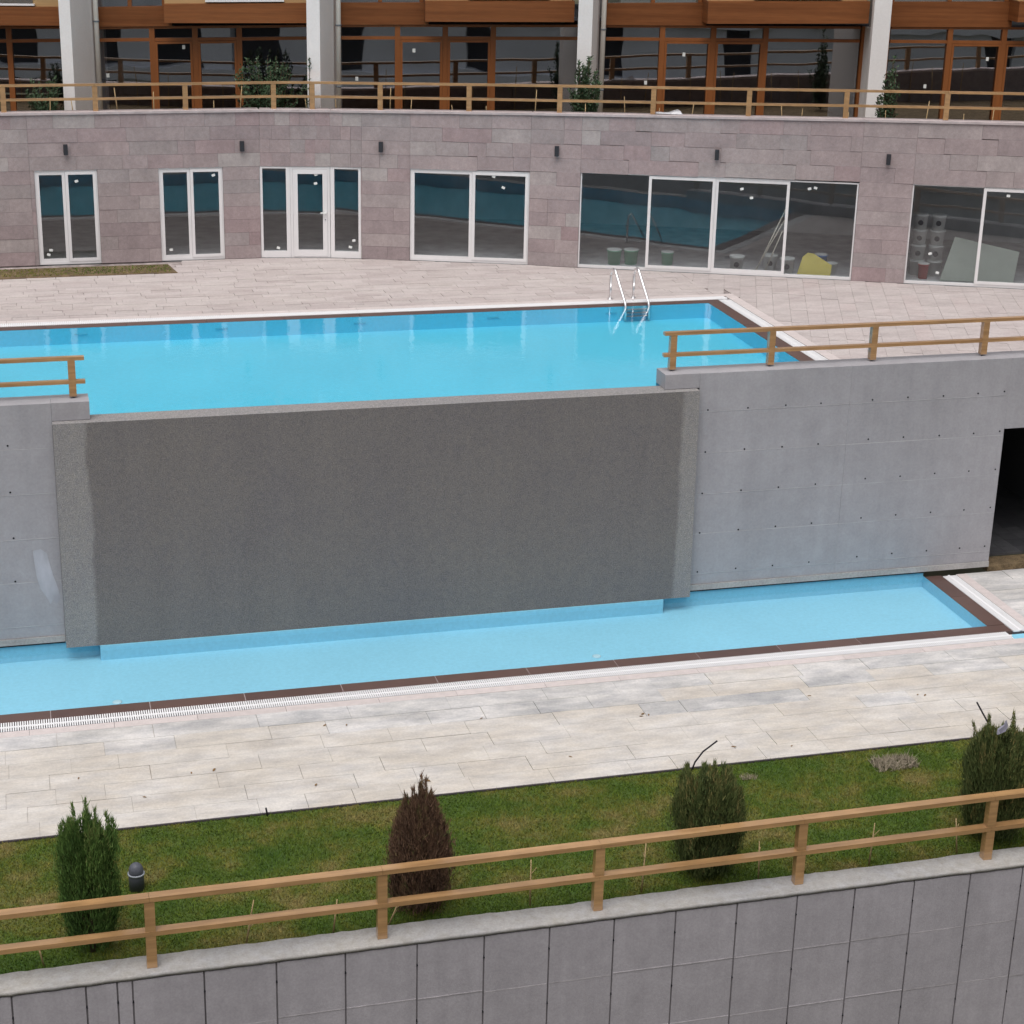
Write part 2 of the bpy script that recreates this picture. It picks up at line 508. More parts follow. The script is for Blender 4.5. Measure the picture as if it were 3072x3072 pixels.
# ------------------------------------------------------------------ lower retaining wall in the foreground
LW = 17.26
lw = thing('retaining_wall', 'grey panelled concrete retaining wall along the bottom edge of the lawn', 'wall', (5, LW, -3.6))
MB().box(-6, 20, LW + .022, 17.60, -3.6, .02).build('core', 'joint_grey', lw)
jx = [-4.45, -3.68, -2.91, -2.14, -1.37, -.598, .171, .50, .661, 1.427, 2.215, 2.982, 3.797, 4.572, 5.341, 6.117, 6.87, 7.633, 8.393, 9.136, 9.914, 10.661, 11.371, 12.14, 12.9, 13.67, 14.44, 15.2, 16.0, 16.8, 17.5]
rows = [.025, -.70, -1.51, -2.32, -3.13, -3.6]
for a, b in zip(jx[:-1], jx[1:]):
    off = random.uniform(-.02, .02)
    for r0, r1 in zip(rows[:-1], rows[1:]):
        zt = r0 + (off if r0 < 0 else 0); zb = r1 + (off if r1 > -3.5 else 0)
        d = random.uniform(-.003, .003)
        block('concrete_panel', 'concrete_grey', lw, ((a + b) / 2, LW + .02 + d, (zt + zb) / 2), (b - a - .020, .04, zt - zb - .004))
        if r1 > -3.5:
            block('formwork_fin', 'panel_fin', lw, ((a + b) / 2, LW + .006, zb), (b - a - .022, .018, .013))
for a in jx[3:-3]:
    for z in (-.24 + random.uniform(-.02, .02), -.98, -1.75):
        MB().tube([(a, LW - .002, z), (a, LW + .05, z)], .011, 8).build('tie_hole', 'hole', lw)
# cast cap with a ragged edge
mb = MB()
xs = np.arange(-6, 20.01, .09)
prev = None
for x in xs:
    e0 = LW - .012 + .003 * math.sin(x * 2.1) + random.uniform(-.004, .004)
    e1 = 17.60 + .010 * math.sin(x * 1.7 + 1) + random.uniform(-.010, .010)
    z1 = .100 + random.uniform(-.0015, .0015)
    zb = .045 + random.uniform(-.003, .003)
    cur = [(x, e0, zb), (x, e1, .0), (x, e1 - .004, z1), (x, e0 + .016, z1 - .004), (x, e0, z1 - .018)]
    if prev:
        b = len(mb.v); mb.v += prev + cur
        for k in range(5):
            k2 = (k + 1) % 5
            mb.f.append((b + k, b + 5 + k, b + 5 + k2, b + k2)); mb.sm.append(k in (3, 4))
    prev = cur
mb.build('cap', 'cap', lw)

# ------------------------------------------------------------------ lawn
tag(MB().box(-6, 20, 17.602, 20.60, -.6, 0).build('lawn', 'turf'), kind='structure')
def blades(n, x0, x1, y0, y1, z, h, w):
    x = rng.uniform(x0, x1, n); y = rng.uniform(y0, y1, n)
    a = rng.uniform(0, 2 * np.pi, n); hh = h * rng.uniform(.5, 1.3, n); le = rng.normal(0, .6, (n, 2)) * hh[:, None]
    ww = w * rng.uniform(.7, 1.4, n)
    v = np.zeros((n, 3, 3), np.float32)
    v[:, 0] = np.stack([x - np.cos(a) * ww, y - np.sin(a) * ww, np.full(n, z)], 1)
    v[:, 1] = np.stack([x + np.cos(a) * ww, y + np.sin(a) * ww, np.full(n, z)], 1)
    v[:, 2] = np.stack([x + le[:, 0], y + le[:, 1], z + hh], 1)
    return v
def tri_mesh(name, v, mat, tint):
    n = len(v)
    me = bpy.data.meshes.new(name)
    me.vertices.add(n * 3); me.loops.add(n * 3); me.polygons.add(n)
    me.vertices.foreach_set('co', v.reshape(-1).astype(np.float32))
    me.loops.foreach_set('vertex_index', np.arange(n * 3, dtype=np.int32))
    me.polygons.foreach_set('loop_start', np.arange(0, n * 3, 3, dtype=np.int32))
    at = me.attributes.new('tint', 'FLOAT', 'POINT')
    at.data.foreach_set('value', np.repeat(tint, 3).astype(np.float32))
    me.materials.append(M[mat])
    me.update(calc_edges=True)
    return me
gv = blades(240000, -2.2, 15.5, 17.61, 20.615, -.002, .032, .006)
tag(place(tri_mesh('grass', gv, 'grass', rng.beta(3, 3, len(gv))), 'grass'), 'short patchy green lawn grass between the paving and retaining wall', 'grass', kind='stuff')

tag(MB().box(-6, 20, 20.60, 20.63, -.1, .022).build('lawn_edging', 'edging'), 'thin dark edging strip between lawn and lower paving', 'edging')

# ------------------------------------------------------------------ lower deck with pavers
deck = tag(MB().prism([(-6, 20.63), (20, 20.63), (20, 26.46), (15.50, 26.46), (15.50, 23.51), (-6, 23.51)], -.6, -.014).build('lower_deck', 'joint_low'), kind='structure')
def paver_poly(poly, name, mat, parent, z1, th=.05, gap=.0035):
    cx = sum(p[0] for p in poly) / len(poly); cy = sum(p[1] for p in poly) / len(poly)
    dz = random.uniform(-.004, .003)
    ins = []
    for x, y in poly:
        d = math.hypot(x - cx, y - cy) or 1
        ins.append((x - (x - cx) / d * gap, y - (y - cy) / d * gap))
    return MB().prism(ins, z1 - th + dz, z1 + dz).build(name, mat, parent)
rowy = [23.51, 23.10, 22.69, 22.28, 21.87, 21.46, 21.05, 20.63]
for k, (ya, yb) in enumerate(zip(rowy[:-1], rowy[1:])):
    x = -3.2 + random.uniform(-1, 0)
    while x < 19.5:
        ln = random.choice([.62, .8, .95, 1.1, 1.3, 1.45])
        gx = random.choice([.0015, .002, .002, .005])
        block('paver', ('paver_grey' if random.random() < (.9, .6, .25, .1, 0, 0, 0)[k] else 'paver_low'), deck, (x + ln / 2, (ya + yb) / 2, -.022 + random.uniform(-.003, .003)), (ln - gx * 2, ya - yb - random.choice([.003, .004, .004, .010]), .044))
        x += ln
for k in range(7):
    ya, yb = 23.51 + k * .42, 23.51 + (k + 1) * .42
    x = 15.50
    while x < 19.5:
        ln = random.choice([.7, .9, 1.1, 1.3])
        block('paver', random.choice(['paver_low', 'paver_grey']), deck, (x + ln / 2, (ya + yb) / 2, -.022 + random.uniform(-.003, .003)), (ln - .006, .42 - .006, .044))
        x += ln

# ------------------------------------------------------------------ pools
def grate_x(name, parent, x0, x1, y0, y1, z, sl=.019):
    mb = MB(); n = int((x1 - x0) / .032)
    for i in range(n):
        xa = x0 + i * .032
        mb.box(xa, xa + sl, y0 + .004, y1 - .004, z - .022, z)
    ym = (y0 + y1) / 2
    mb.box(x0, x1, ym - .018, ym + .018, z - .020, z - .003)
    return tag(mb.build(name, 'grate', parent), kind='stuff')
def grate_y(name, parent, x0, x1, y0, y1, z):
    mb = MB(); n = int((y1 - y0) / .032)
    for i in range(n):
        ya = y0 + i * .032
        mb.box(x0 + .004, x1 - .004, ya, ya + .019, z - .022, z)
    xm = (x0 + x1) / 2
    mb.box(xm - .018, xm + .018, y0, y1, z - .020, z - .003)
    return tag(mb.build(name, 'grate', parent), kind='stuff')

# ---- lower pool
lp = thing('swimming_pool', 'shallow lower catch pool at the foot of the dark overflow wall', 'pool', (7, 25.3, -.3))
YN, XE = 24.25, 14.72
def lining(x0, x1, y0, y1, zf, zt, nx0, nx1):
    pass
mb = MB()
zf = -.205
YB = 26.49
mb.quad((-6, YN, zf), (XE, YN, zf), (XE, YB, zf), (-6, YB, zf))
mb.quad((-6, YN, zf), (-6, YN, -.002), (XE, YN, -.002), (XE, YN, zf))
mb.quad((XE, YN, zf), (XE, YN, -.002), (XE, YB, -.002), (XE, YB, zf))
mb.quad((-6, YB, zf), (XE, YB, zf), (XE, YB, .075), (-6, YB, .075))
mb.build('basin', 'basin_low', lp)
MB().box(.80, 9.90, 26.29, 26.48, zf, .038).build('plinth', 'basin_low', lp)
MB().quad((-6, YN, -.004), (XE, YN, -.004), (XE, YB - .002, -.004), (-6, YB - .002, -.004)).build('water', 'water_low', lp)
bx = [-5.56, -4.17, -2.78, -1.39, 0, 1.38, 2.73, 4.15, 5.57, 6.98, 8.37, 9.70, 11.05, 12.40, 13.72, 15.03]
for a, b in zip(bx[:-1], bx[1:]):
    block('coping_tile', 'brown_tile', lp, ((a + b) / 2, YN - .138, -.05), (b - a - .010, .268, .100 + random.uniform(-.002, .002)))
for a, b in ((24.254, 25.50), (25.50, 26.44)):
    block('coping_tile', 'brown_tile', lp, (XE + .158, (a + b) / 2, -.05), (.312, b - a - .006, .102))
grate_x('grate', lp, -5, 14.93, 23.69, 23.975, .004)
MB().box(-6, 15.02, 23.982, 24.245, -.12, -.006).build('grout', 'coping', lp)
grate_y('grate', lp, 15.04, 15.31, 23.97, 26.43, .004)
MB().box(-6, 15.30, 23.695, 23.945, -.16, -.10).build('channel', 'channel', lp)
MB().box(15.04, 15.30, 23.946, 26.44, -.16, -.10).build('channel', 'channel', lp)
MB().quad((14.94, 23.70, -.045), (15.30, 23.70, -.045), (15.30, 23.945, -.045), (14.94, 23.945, -.045)).build('channel_water', 'basin_low', lp)
x = -5.3
while x < 15.2:
    ln = min(random.choice([1.15, 1.25, 1.35]), 15.5 - x)
    if 15.5 - (x + ln) < .3: ln = 15.5 - x
    block('border_stone', 'pink_stone', lp, (x + ln / 2, 23.600, -.028), (ln - .005, .174, .056))
    x += ln
for a, b in ((23.702, 25.0), (25.0, 26.44)):
    block('border_stone', 'pink_stone', lp, (15.412, (a + b) / 2, -.028), (.182, b - a - .005, .055))
for px, py in ((.95, 24.75), (8.3, 24.85)):
    MB().lathe([(.07, zf + .001), (.07, zf + .008), (.045, zf + .014)], px, py, 14).build('floor_inlet', 'inlet_pale', lp)

# ---- upper pool
upool = thing('swimming_pool', 'large bright blue upper infinity pool with steel ladder at its far side', 'pool', (6, 29.4, 3.3))
XU, YF = 12.65, 32.05
zf = 3.31
mb = MB()
mb.quad((-6, 26.695, zf), (XU, 26.695, zf), (XU, YF, zf), (-6, YF, zf))
mb.quad((-6, YF, zf), (XU, YF, zf), (XU, YF, 3.597), (-6, YF, 3.597))
mb.quad((XU, YF, zf), (XU, 26.89, zf), (XU, 26.89, 3.597), (XU, YF, 3.597))
mb.quad((-6, 26.89, zf), (-6, 26.89, 3.597), (.83, 26.89, 3.597), (.83, 26.89, zf))
mb.quad((9.79, 26.89, zf), (9.79, 26.89, 3.597), (XU, 26.89, 3.597), (XU, 26.89, zf))
mb.quad((.83, 26.697, zf), (.83, 26.697, 3.592), (9.79, 26.697, 3.592), (9.79, 26.697, zf))
mb.build('basin', 'basin_up', upool)
mb = MB()
mb.quad((-6, 26.895, 3.596), (XU, 26.895, 3.596), (XU, YF, 3.596), (-6, YF, 3.596))
mb.quad((.83, 26.69, 3.596), (9.79, 26.69, 3.596), (9.79, 26.895, 3.596), (.83, 26.895, 3.596))
mb.build('water', 'water_up', upool)
x = -5.2
while x < 12.7:
    ln = 1.39 if x + 1.6 < 12.93 else 12.93 - x
    block('coping_tile', 'brown_tile', upool, (x + ln / 2, YF + .127, 3.55), (ln - .007, .25, .10))
    x += ln
    if x > 12.92: break
for a, b in ((26.90, 28.5), (28.5, 30.3), (30.3, YF)):
    block('coping_tile', 'brown_tile', upool, (XU + .14, (a + b) / 2, 3.55), (.276, b - a - .006, .10))
grate_x('grate', upool, -5, 13.17, 32.305, 32.545, 3.606, .026)
grate_y('grate', upool, 12.935, 13.18, 26.95, 32.29, 3.602)
MB().box(-6, 13.20, 32.304, 32.545, 3.42, 3.50).build('channel', 'channel', upool)
MB().box(12.932, 13.185, 26.9, 32.303, 3.42, 3.50).build('channel', 'channel', upool)
x = -5.3
while x < 13.3:
    ln = 1.25 if x + 1.5 < 13.40 else 13.40 - x
    block('border_stone', 'pink_stone', upool, (x + ln / 2, 32.645, 3.574), (ln - .005, .19, .056))
    x += ln
    if x > 13.39: break
for a, b in ((26.9, 28.2), (28.2, 29.5), (29.5, 30.8), (30.8, 32.54)):
    block('border_stone', 'pink_stone', upool, (13.295, (a + b) / 2, 3.574), (.205, b - a - .005, .056))
for px in (.95, 3.4, 5.9, 8.4, 10.7):
    MB().box(px - .11, px + .11, YF - .012, YF + .002, 3.47, 3.495).build('wall_inlet', 'inlet', upool)

# ------------------------------------------------------------------ dark overflow wall
ow = MB()
ow.hexa([(.30, 26.31, .04), (10.37, 26.31, .04), (10.37, 26.694, .04), (.30, 26.694, .04), (.30, 26.31, 3.590), (10.33, 26.31, 3.590), (10.33, 26.694, 3.596), (.30, 26.694, 3.596)])
tag(ow.build('overflow_wall', 'pebble'), 'dark grey pebble finished overflow wall between the two pools', 'wall')

# ------------------------------------------------------------------ concrete walls on either side
def lift_wall(name, label, x0, x1, splits, ptop, openx=None):
    t = thing(name, label, 'wall', ((x0 + x1) / 2, WY, .11))
    zs = [.30, .385, 1.095, 1.785, 2.49, 3.19]
    cols = [x0] + splits + [x1]
    for a, b in zip(cols[:-1], cols[1:]):
        za = zs + [ptop]
        for z0, z1 in zip(za[1:-1], za[2:]):
            d = random.uniform(-.0015, .0015)
            block('concrete_lift', 'concrete_blue', t, ((a + b) / 2, WY + .22 + d, (z0 + z1) / 2), (b - a - .002, .44, z1 - z0 - .0025))
            block('joint_line', 'joint_pale', t, ((a + b) / 2, WY + .010, z0), (b - a - .01, .024, .006))
        block('concrete_lift', 'concrete_blue', t, ((a + b) / 2, WY + .22, (.20 + .385) / 2), (b - a - .002, .438, .385 - .20 - .003))
    return t
wr = lift_wall('concrete_wall', 'pale grey concrete wall with tie holes right of the overflow wall', 10.375, 15.93, [13.02], 3.835)
MB().hexa([(10.375, 26.425, .10), (15.93, 26.425, .10), (15.93, 26.88, .10), (10.375, 26.88, .10), (10.375, 26.43, .196), (15.93, 26.43, .196), (15.93, 26.88, .196), (10.375, 26.88, .196)]).build('footing', 'footing', wr)
MB().box(10.38, 14.70, 26.447, 26.484, .070, .0985).build('gap_shade_strip', 'hole', wr)  # solid near-black strip, stands in for the shade under the footing
# part of the parapet that stands on the overflow wall's end
MB().box(9.79, 10.373, 26.452, 26.888, 3.600, 3.835).build('parapet_end', 'concrete_blue', wr)
# doorway: lintel, far jamb wall and dark passage
MB().box(15.93, 20, WY, 26.89, 2.60, 3.835).build('lintel', 'concrete_blue', wr)
MB().box(18.3, 20, WY + .001, 26.889, .10, 2.598).build('jamb', 'concrete_blue', wr)
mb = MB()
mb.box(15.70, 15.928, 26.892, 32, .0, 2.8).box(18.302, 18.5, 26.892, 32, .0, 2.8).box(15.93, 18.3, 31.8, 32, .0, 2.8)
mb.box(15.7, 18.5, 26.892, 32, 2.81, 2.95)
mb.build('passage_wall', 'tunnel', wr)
for i in range(8):
    for j in range(16):
        block('floor_tile', 'dark_tile', wr, (15.93 + .148 + i * .297, 26.86 + .15 + j * .3, .13), (.291, .294, .04))
MB().box(15.935, 18.29, 26.46, 26.85, -.01, .10).build('threshold', 'earth', wr)
for r_ in ([(10.54, 3.22), (11.23, 3.22), (11.89, 3.23), (12.51, 3.23), (13.43, 3.24), (14.07, 3.25), (14.72, 3.24), (15.36, 3.25), (15.85, 3.26)],
           [(10.54, 2.51), (11.22, 2.52), (11.88, 2.52), (12.52, 2.53), (13.42, 2.56), (14.06, 2.56), (14.72, 2.55), (15.36, 2.55), (15.85, 2.56)],
           [(10.53, 1.80), (11.21, 1.81), (11.87, 1.82), (12.53, 1.83), (13.43, 1.87), (14.07, 1.87), (14.71, 1.88), (15.35, 1.88), (15.85, 1.88)],
           [(10.53, 1.11), (11.21, 1.12), (11.87, 1.13), (12.52, 1.14), (13.42, 1.17), (14.06, 1.18), (14.71, 1.18), (15.34, 1.18), (15.84, 1.19)],
           [(10.53, .42), (11.21, .43), (11.87, .43), (12.53, .44), (13.41, .47), (14.06, .48), (14.71, .48), (15.34, .48), (15.82, .48)]):
    for hx, hz in r_:
        MB().tube([(hx, WY - .003, hz), (hx, WY + .06, hz)], .015, 8).build('tie_hole', 'hole', wr)
wl_ = lift_wall('concrete_wall', 'pale grey concrete wall left of the overflow wall below the short railing', -6, .298, [], 3.87)
MB().hexa([(-6, 26.425, .10), (.296, 26.425, .10), (.296, 26.88, .10), (-6, 26.88, .10), (-6, 26.43, .196), (.296, 26.43, .196), (.296, 26.88, .196), (-6, 26.88, .196)]).build('footing', 'footing', wl_)
MB().box(-6, .29, 26.447, 26.484, .070, .0985).build('gap_shade_strip', 'hole', wl_)  # same dark strip, shade below the left footing put in as colour
MB().box(.30, .845, 26.452, 26.888, 3.600, 3.87).build('parapet_end', 'concrete_blue', wl_)
for hx, hz in [(-.35, 3.26), (-.36, 2.54), (-.36, 1.82), (-.38, 1.13), (-1.0, 3.26), (-1.0, 2.54), (-1.0, 1.82), (-1.0, 1.13)]:
    MB().tube([(hx, WY - .003, hz), (hx, WY + .06, hz)], .015, 8).build('tie_hole', 'hole', wl_)
# smear of pale filler on the left wall
mb = MB()
pl = [(-.10, 1.60), (.02, 1.62), (.10, 1.55), (.17, 1.2), (.24, .95), (.26, .80), (.20, .72), (.15, .80), (.11, .72), (.06, .84), (-.02, .98), (-.07, 1.2)]
mb.v = [(x, WY - .0035, z) for x, z in pl]; mb.f = [tuple(range(len(pl)))]; mb.sm = [False]
M['filler'] = material('filler', (.43, .43, .475), .9, [(5, .8, 1.1, (1, 1, .4))])
mb.build('filler_patch', 'filler', wl_)

# ------------------------------------------------------------------ upper deck
bed = [(-6, 36.05), (3.01, 36.24), (2.89, 37.06), (-6, 36.95)]
base = [(-6, 32.55)] + [(13.20, 32.55), (13.20, 26.89), (23, 26.89)] + [(x, fy(x) + .05) for x in (23, 17.22, 16.26, 11.08, 10.13, 7.81, 6.87, 6.25, 5.45, 4.85, .3, -6)]
ud = tag(MB().prism(base, 3.45, 3.572).build('upper_deck', 'joint_up'), kind='structure')
segs = list(zip(zip(FX, FY), list(zip(FX, FY))[1:]))
def clip_facade(poly):
    for (xa, ya), (xb, yb) in segs:
        lo, hi = min(p[0] for p in poly), max(p[0] for p in poly)
        if hi < xa - .01 or lo > xb + .01: continue
        s = (yb - ya) / (xb - xa)
        poly = clip(poly, -s, 1, ya - s * xa - .01)
        if len(poly) < 3: return []
    return poly
pavers = []
# right zone: courses at right angles to the angled facade
ta = math.atan2(-2.06, 5.18); tx, ty = math.cos(ta), math.sin(ta); nx, ny = ty, -tx
O = (16.5, 33.3)
for i in range(-14, 26):
    u0, u1 = i * .315, (i + 1) * .315
    v = random.uniform(-.6, 0)
    while v < 9:
        ln = random.choice([.5, .6, .7])
        q = [(O[0] + tx * u + nx * w_, O[1] + ty * u + ny * w_) for u, w_ in ((u0, v), (u0, v + ln), (u1, v + ln), (u1, v))]
        v += ln
        q = clip_facade(q)
        if len(q) < 3: continue
        q = clip(q, -1, 0, -13.40) if max(p[1] for p in q) < 32.74 else q
        if len(q) < 3: continue
        if min(p[1] for p in q) < 32.74 <= max(p[1] for p in q):
            q = clip(q, -1, -.02, -13.40 - .02 * 32.74) if sum(p[0] for p in q) / len(q) > 13.2 else clip(q, 0, -1, -32.745)
        if len(q) < 3: continue
        q = clip(q, -1, 0, -13.02)
        if len(q) < 3: continue
        q = clip(q, 0, -1, -26.90)
        if len(q) < 3: continue
        q = clip(q, 1, 0, 22)
        if len(q) >= 3 and area(q) > .01:
            pavers.append(q)
right_n = len(pavers)
# left zone: narrow courses parallel to the pool
y = 32.745
left = []
while y < 37.5:
    h = random.choice([.20, .22, .24, .26])
    x = -4 + random.uniform(-.6, 0)
    while x < 13.02:
        ln = random.choice([.35, .45, .55, .65, .8])
        q = [(x, y), (x + ln, y), (x + ln, y + h), (x, y + h)]
        x += ln
        q = clip(q, 1, 0, 13.02)
        if len(q) < 3: continue
        q = clip_facade(q)
        if len(q) < 3: continue
        cx = sum(p[0] for p in q) / len(q); cy = sum(p[1] for p in q) / len(q)
        if cx < 3.05 and cy > 36.16:
            if cy < 36.35: q = clip(q, 0, 1, 36.16)
            else: continue
        if len(q) >= 3 and area(q) > .006:
            left.append(q)
    y += h
pavers.sort(key=lambda p: (-area(p) if True else 0))
vis = [p for p in pavers if max(q[0] for q in p) < 20.5]
hid = [p for p in pavers if max(q[0] for q in p) >= 20.5]
single = vis[:230] + left[:66]
rest = vis[230:] + hid + left[66:]
for q in single:
    paver_poly(q, 'paver', 'paver_up', ud, 3.600, .03)
# the many small far pavers in one part, tinted by a per-piece attribute
M['paver_far'] = paver_mat('paver_far', ((0, g(.5)), (1, g(.5))), (.56, .51, .485), .5, (.9, .89, .89))
nt = M['paver_far'].node_tree
oi = [n for n in nt.nodes if n.type == 'OBJECT_INFO'][0]
at = N(nt, "ShaderNodeAttribute"); at.attribute_name = 'tint'
rp = oi.outputs['Random'].links[0].to_node
nt.links.new(at.outputs['Fac'], rp.inputs[0])
for e, (p, c) in zip(rp.color_ramp.elements, ((0, (.435, .375, .362)), (1, (.505, .448, .436)))):
    e.position = p; e.color = (*c, 1)
mb = MB(); tints = []
for q in rest:
    cx = sum(p[0] for p in q) / len(q); cy = sum(p[1] for p in q) / len(q)
    gp = random.choice([.002, .002, .003, .006])
    ins = [(px - (px - cx) / max(.01, math.hypot(px - cx, py - cy)) * gp, py - (py - cy) / max(.01, math.hypot(px - cx, py - cy)) * gp) for px, py in q]
    dz = random.uniform(-.004, .004)
    n0 = len(mb.v); mb.prism(ins, 3.575, 3.600 + dz)
    tints += [random.random()] * (len(mb.v) - n0)
o = tag(mb.build('paving', 'paver_far', ud), kind='stuff')
at = o.data.attributes.new('tint', 'FLOAT', 'POINT'); at.data.foreach_set('value', tints)

# planting bed by the left windows
tag(MB().prism(bed, 3.55, 3.612).build('planting_bed', 'earth'), 'narrow strip of bare brown soil below the left windows', 'planting bed')
bv = blades(2200, -2, 2.9, 36.28, 36.95, 3.61, .03, .008)
tag(place(tri_mesh('sparse_grass', bv, 'grass', rng.beta(2, 2, len(bv)) * .7 + .3), 'sparse_grass'), 'sparse dry grass on the soil strip below the left windows', 'grass', kind='stuff')

# ------------------------------------------------------------------ stone faced wall with the white windows
sw = thing('stone_wall', 'long purple grey stone clad wall with white framed windows behind the upper pool', 'wall', (8, 37, 3.6))
OPEN = [(.38, 1.60), (2.80, 4.09), (4.83, 6.85), (7.81, 10.13), (11.08, 16.26), (17.22, 22.4)]
def fpt(x, off):            # point on the facade, moved off metres outwards (towards the pool)
    i = max(0, min(len(FX) - 2, int(np.searchsorted(FX, x) - 1)))
    dx, dy = FX[i+1] - FX[i], FY[i+1] - FY[i]; L = math.hypot(dx, dy)
    return (x + dy / L * off, fy(x) - dx / L * off)
def wall_piece(mb, xa, xb, z0a, z0b, z1a, z1b, o0, o1):
    a0, a1 = fpt(xa + 1e-4, o1), fpt(xa + 1e-4, o0)
    b0, b1 = fpt(xb - 1e-4, o1), fpt(xb - 1e-4, o0)
    mb.hexa([(*a0, z0a), (*b0, z0b), (*b1, z0b), (*a1, z0a), (*a0, z1a), (*b0, z1b), (*b1, z1b), (*a1, z1a)])
cuts = sorted(set(FX + [v for w_ in OPEN for v in w_] + [24.0]))
mb = MB()
for a, b in zip(cuts[:-1], cuts[1:]):
    if b > 24: break
    mid = (a + b) / 2
    op = any(w0 < mid < w1 for w0, w1 in OPEN)
    z0 = (interp(a, WT), interp(b, WT)) if op else (3.4, 3.4)
    wall_piece(mb, a, b, z0[0], z0[1], interp(a, ZT) - .05, interp(b, ZT) - .05, -.30, -.035)
mb.build('core', 'mortar', sw)
NC = 11
def stone_run(xa, xb, c0, c1, ptop=None):
    pass
for c in range(NC):
    # breakpoints: facade bends and opening edges
    cutx = [-5.0] + [x for x in FX if -5 < x < 23.5] + [23.5]
    if c < 7:
        cutx = sorted(set(cutx + [v for w_ in OPEN for v in w_]))
    for a, b in zip(cutx[:-1], cutx[1:]):
        mid = (a + b) / 2
        if c < 7 and any(w0 - 1e-6 < mid < w1 + 1e-6 for w0, w1 in OPEN): continue
        L = b - a
        x = a
        while x < b - 1e-6:
            if c == 7 and L > 2: ln = random.choice([.5, .7, .9, 1.3])
            elif 4.8 < mid < 6.9: ln = random.choice([.2, .24, .3, .4])
            else: ln = random.choice([.35, .5, .62, .62, .8, .95, 1.15])
            if b - (x + ln) < .2: ln = b - x
            if ln > 1.5: ln = 1.0
            xe = x + ln
            def zlev(xx, k):
                w_, t_ = interp(xx, WT), interp(xx, ZT) - .045
                return 3.603 + (w_ - 3.603) * k / 7 if k <= 7 else w_ + (t_ - w_) * (k - 7) / 4
            xm = (x + xe) / 2
            z0, z1 = zlev(xm, c), zlev(xm, c + 1)
            pa, pb = fpt(x + 1e-4, 0), fpt(xe - 1e-4, 0)
            pr_ = random.uniform(-.004, .005)
            dx, dy = pb[0] - pa[0], pb[1] - pa[1]; ll = math.hypot(dx, dy)
            cx, cy = (pa[0] + pb[0]) / 2, (pa[1] + pb[1]) / 2
            ox, oy = dy / ll, -dx / ll
            th = .036
            block('stone', 'stone', sw, (cx + ox * (pr_ - th / 2), cy + oy * (pr_ - th / 2), (z0 + z1) / 2), (ll - .003, th, z1 - z0 - .0035), math.atan2(dy, dx))
            x = xe
mb = MB()
for a, b in zip(FX[:-1], FX[1:]):
    b = min(b, 24)
    wall_piece(mb, a, b, interp(a, ZT) - .045, interp(b, ZT) - .045, interp(a, ZT), interp(b, ZT), -.30, .03)
mb.build('coping', 'coping', sw)
# the rooms behind
inner = [(x, fy(x) + .32) for x in (-5, .3, 4.85, 6.87, 10.13, 16.26, 23)]
back = [(x + 1.2, y_ + 4.6) for x, y_ in inner]
mb = MB().prism(inner + back[::-1], 3.40, 3.597); mb.build('room_floor', 'roomfloor', sw)
mb = MB().prism(inner + back[::-1], 5.95, 6.05); mb.build('room_ceiling', 'room', sw)
mb = MB()
for (a, b), (c_, d) in zip(back[:-1], back[1:]):
    mb.hexa([(a, b - .1, 3.6), (c_, d - .1, 3.6), (c_, d, 3.6), (a, b, 3.6), (a, b - .1, 5.948), (c_, d - .1, 5.948), (c_, d, 5.948), (a, b, 5.948)])
for px in (2.2, 7.3, 10.6, 16.74):
    q = fpt(px, -.34); q2 = fpt(px, -4.4)
    mb.hexa([(q[0] - .1, q[1], 3.6), (q[0] + .1, q[1], 3.6), (q2[0] + .1, q2[1], 3.6), (q2[0] - .1, q2[1], 3.6), (q[0] - .1, q[1], 5.945), (q[0] + .1, q[1], 5.945), (q2[0] + .1, q2[1], 5.945), (q2[0] - .1, q2[1], 5.945)])
mb.build('room_wall', 'room', sw)

# windows: local frame u (along), n (outwards), z
def local(xa, xb):
    a, b = fpt(xa + 1e-4, 0), fpt(xb - 1e-4, 0)
    ang = math.atan2(b[1] - a[1], b[0] - a[0])
    return Matrix.Translation((a[0], a[1], 3.6)) @ Matrix.Rotation(ang, 4, 'Z'), math.hypot(b[0] - a[0], b[1] - a[1])
def ring(mb, u0, u1, z0, z1, w, y0, y1, wb=None, wt=None):
    wb = wb or w; wt = wt or w
    mb.box(u0, u0 + w, y0, y1, z0, z1).box(u1 - w, u1, y0, y1, z0, z1)
    mb.box(u0 + w, u1 - w, y0, y1, z0, z0 + wb).box(u0 + w, u1 - w, y0, y1, z1 - wt, z1)
def pane(parent, mtx, u0, u1, z0, z1, y_, stickers=()):
    p = MB().box(u0, u1, y_, y_ + .012, z0, z1).build('glass_pane', 'glass', parent, mtx)
    for su, sz, sa in stickers:
        m = mtx @ Matrix.Translation((su, y_ - .004, sz)) @ Matrix.Rotation(sa, 4, 'Y')
        MB().box(-.034, .034, -.0015, .0015, -.024, .024).build('sticker', 'sticker', parent, m)
    return p
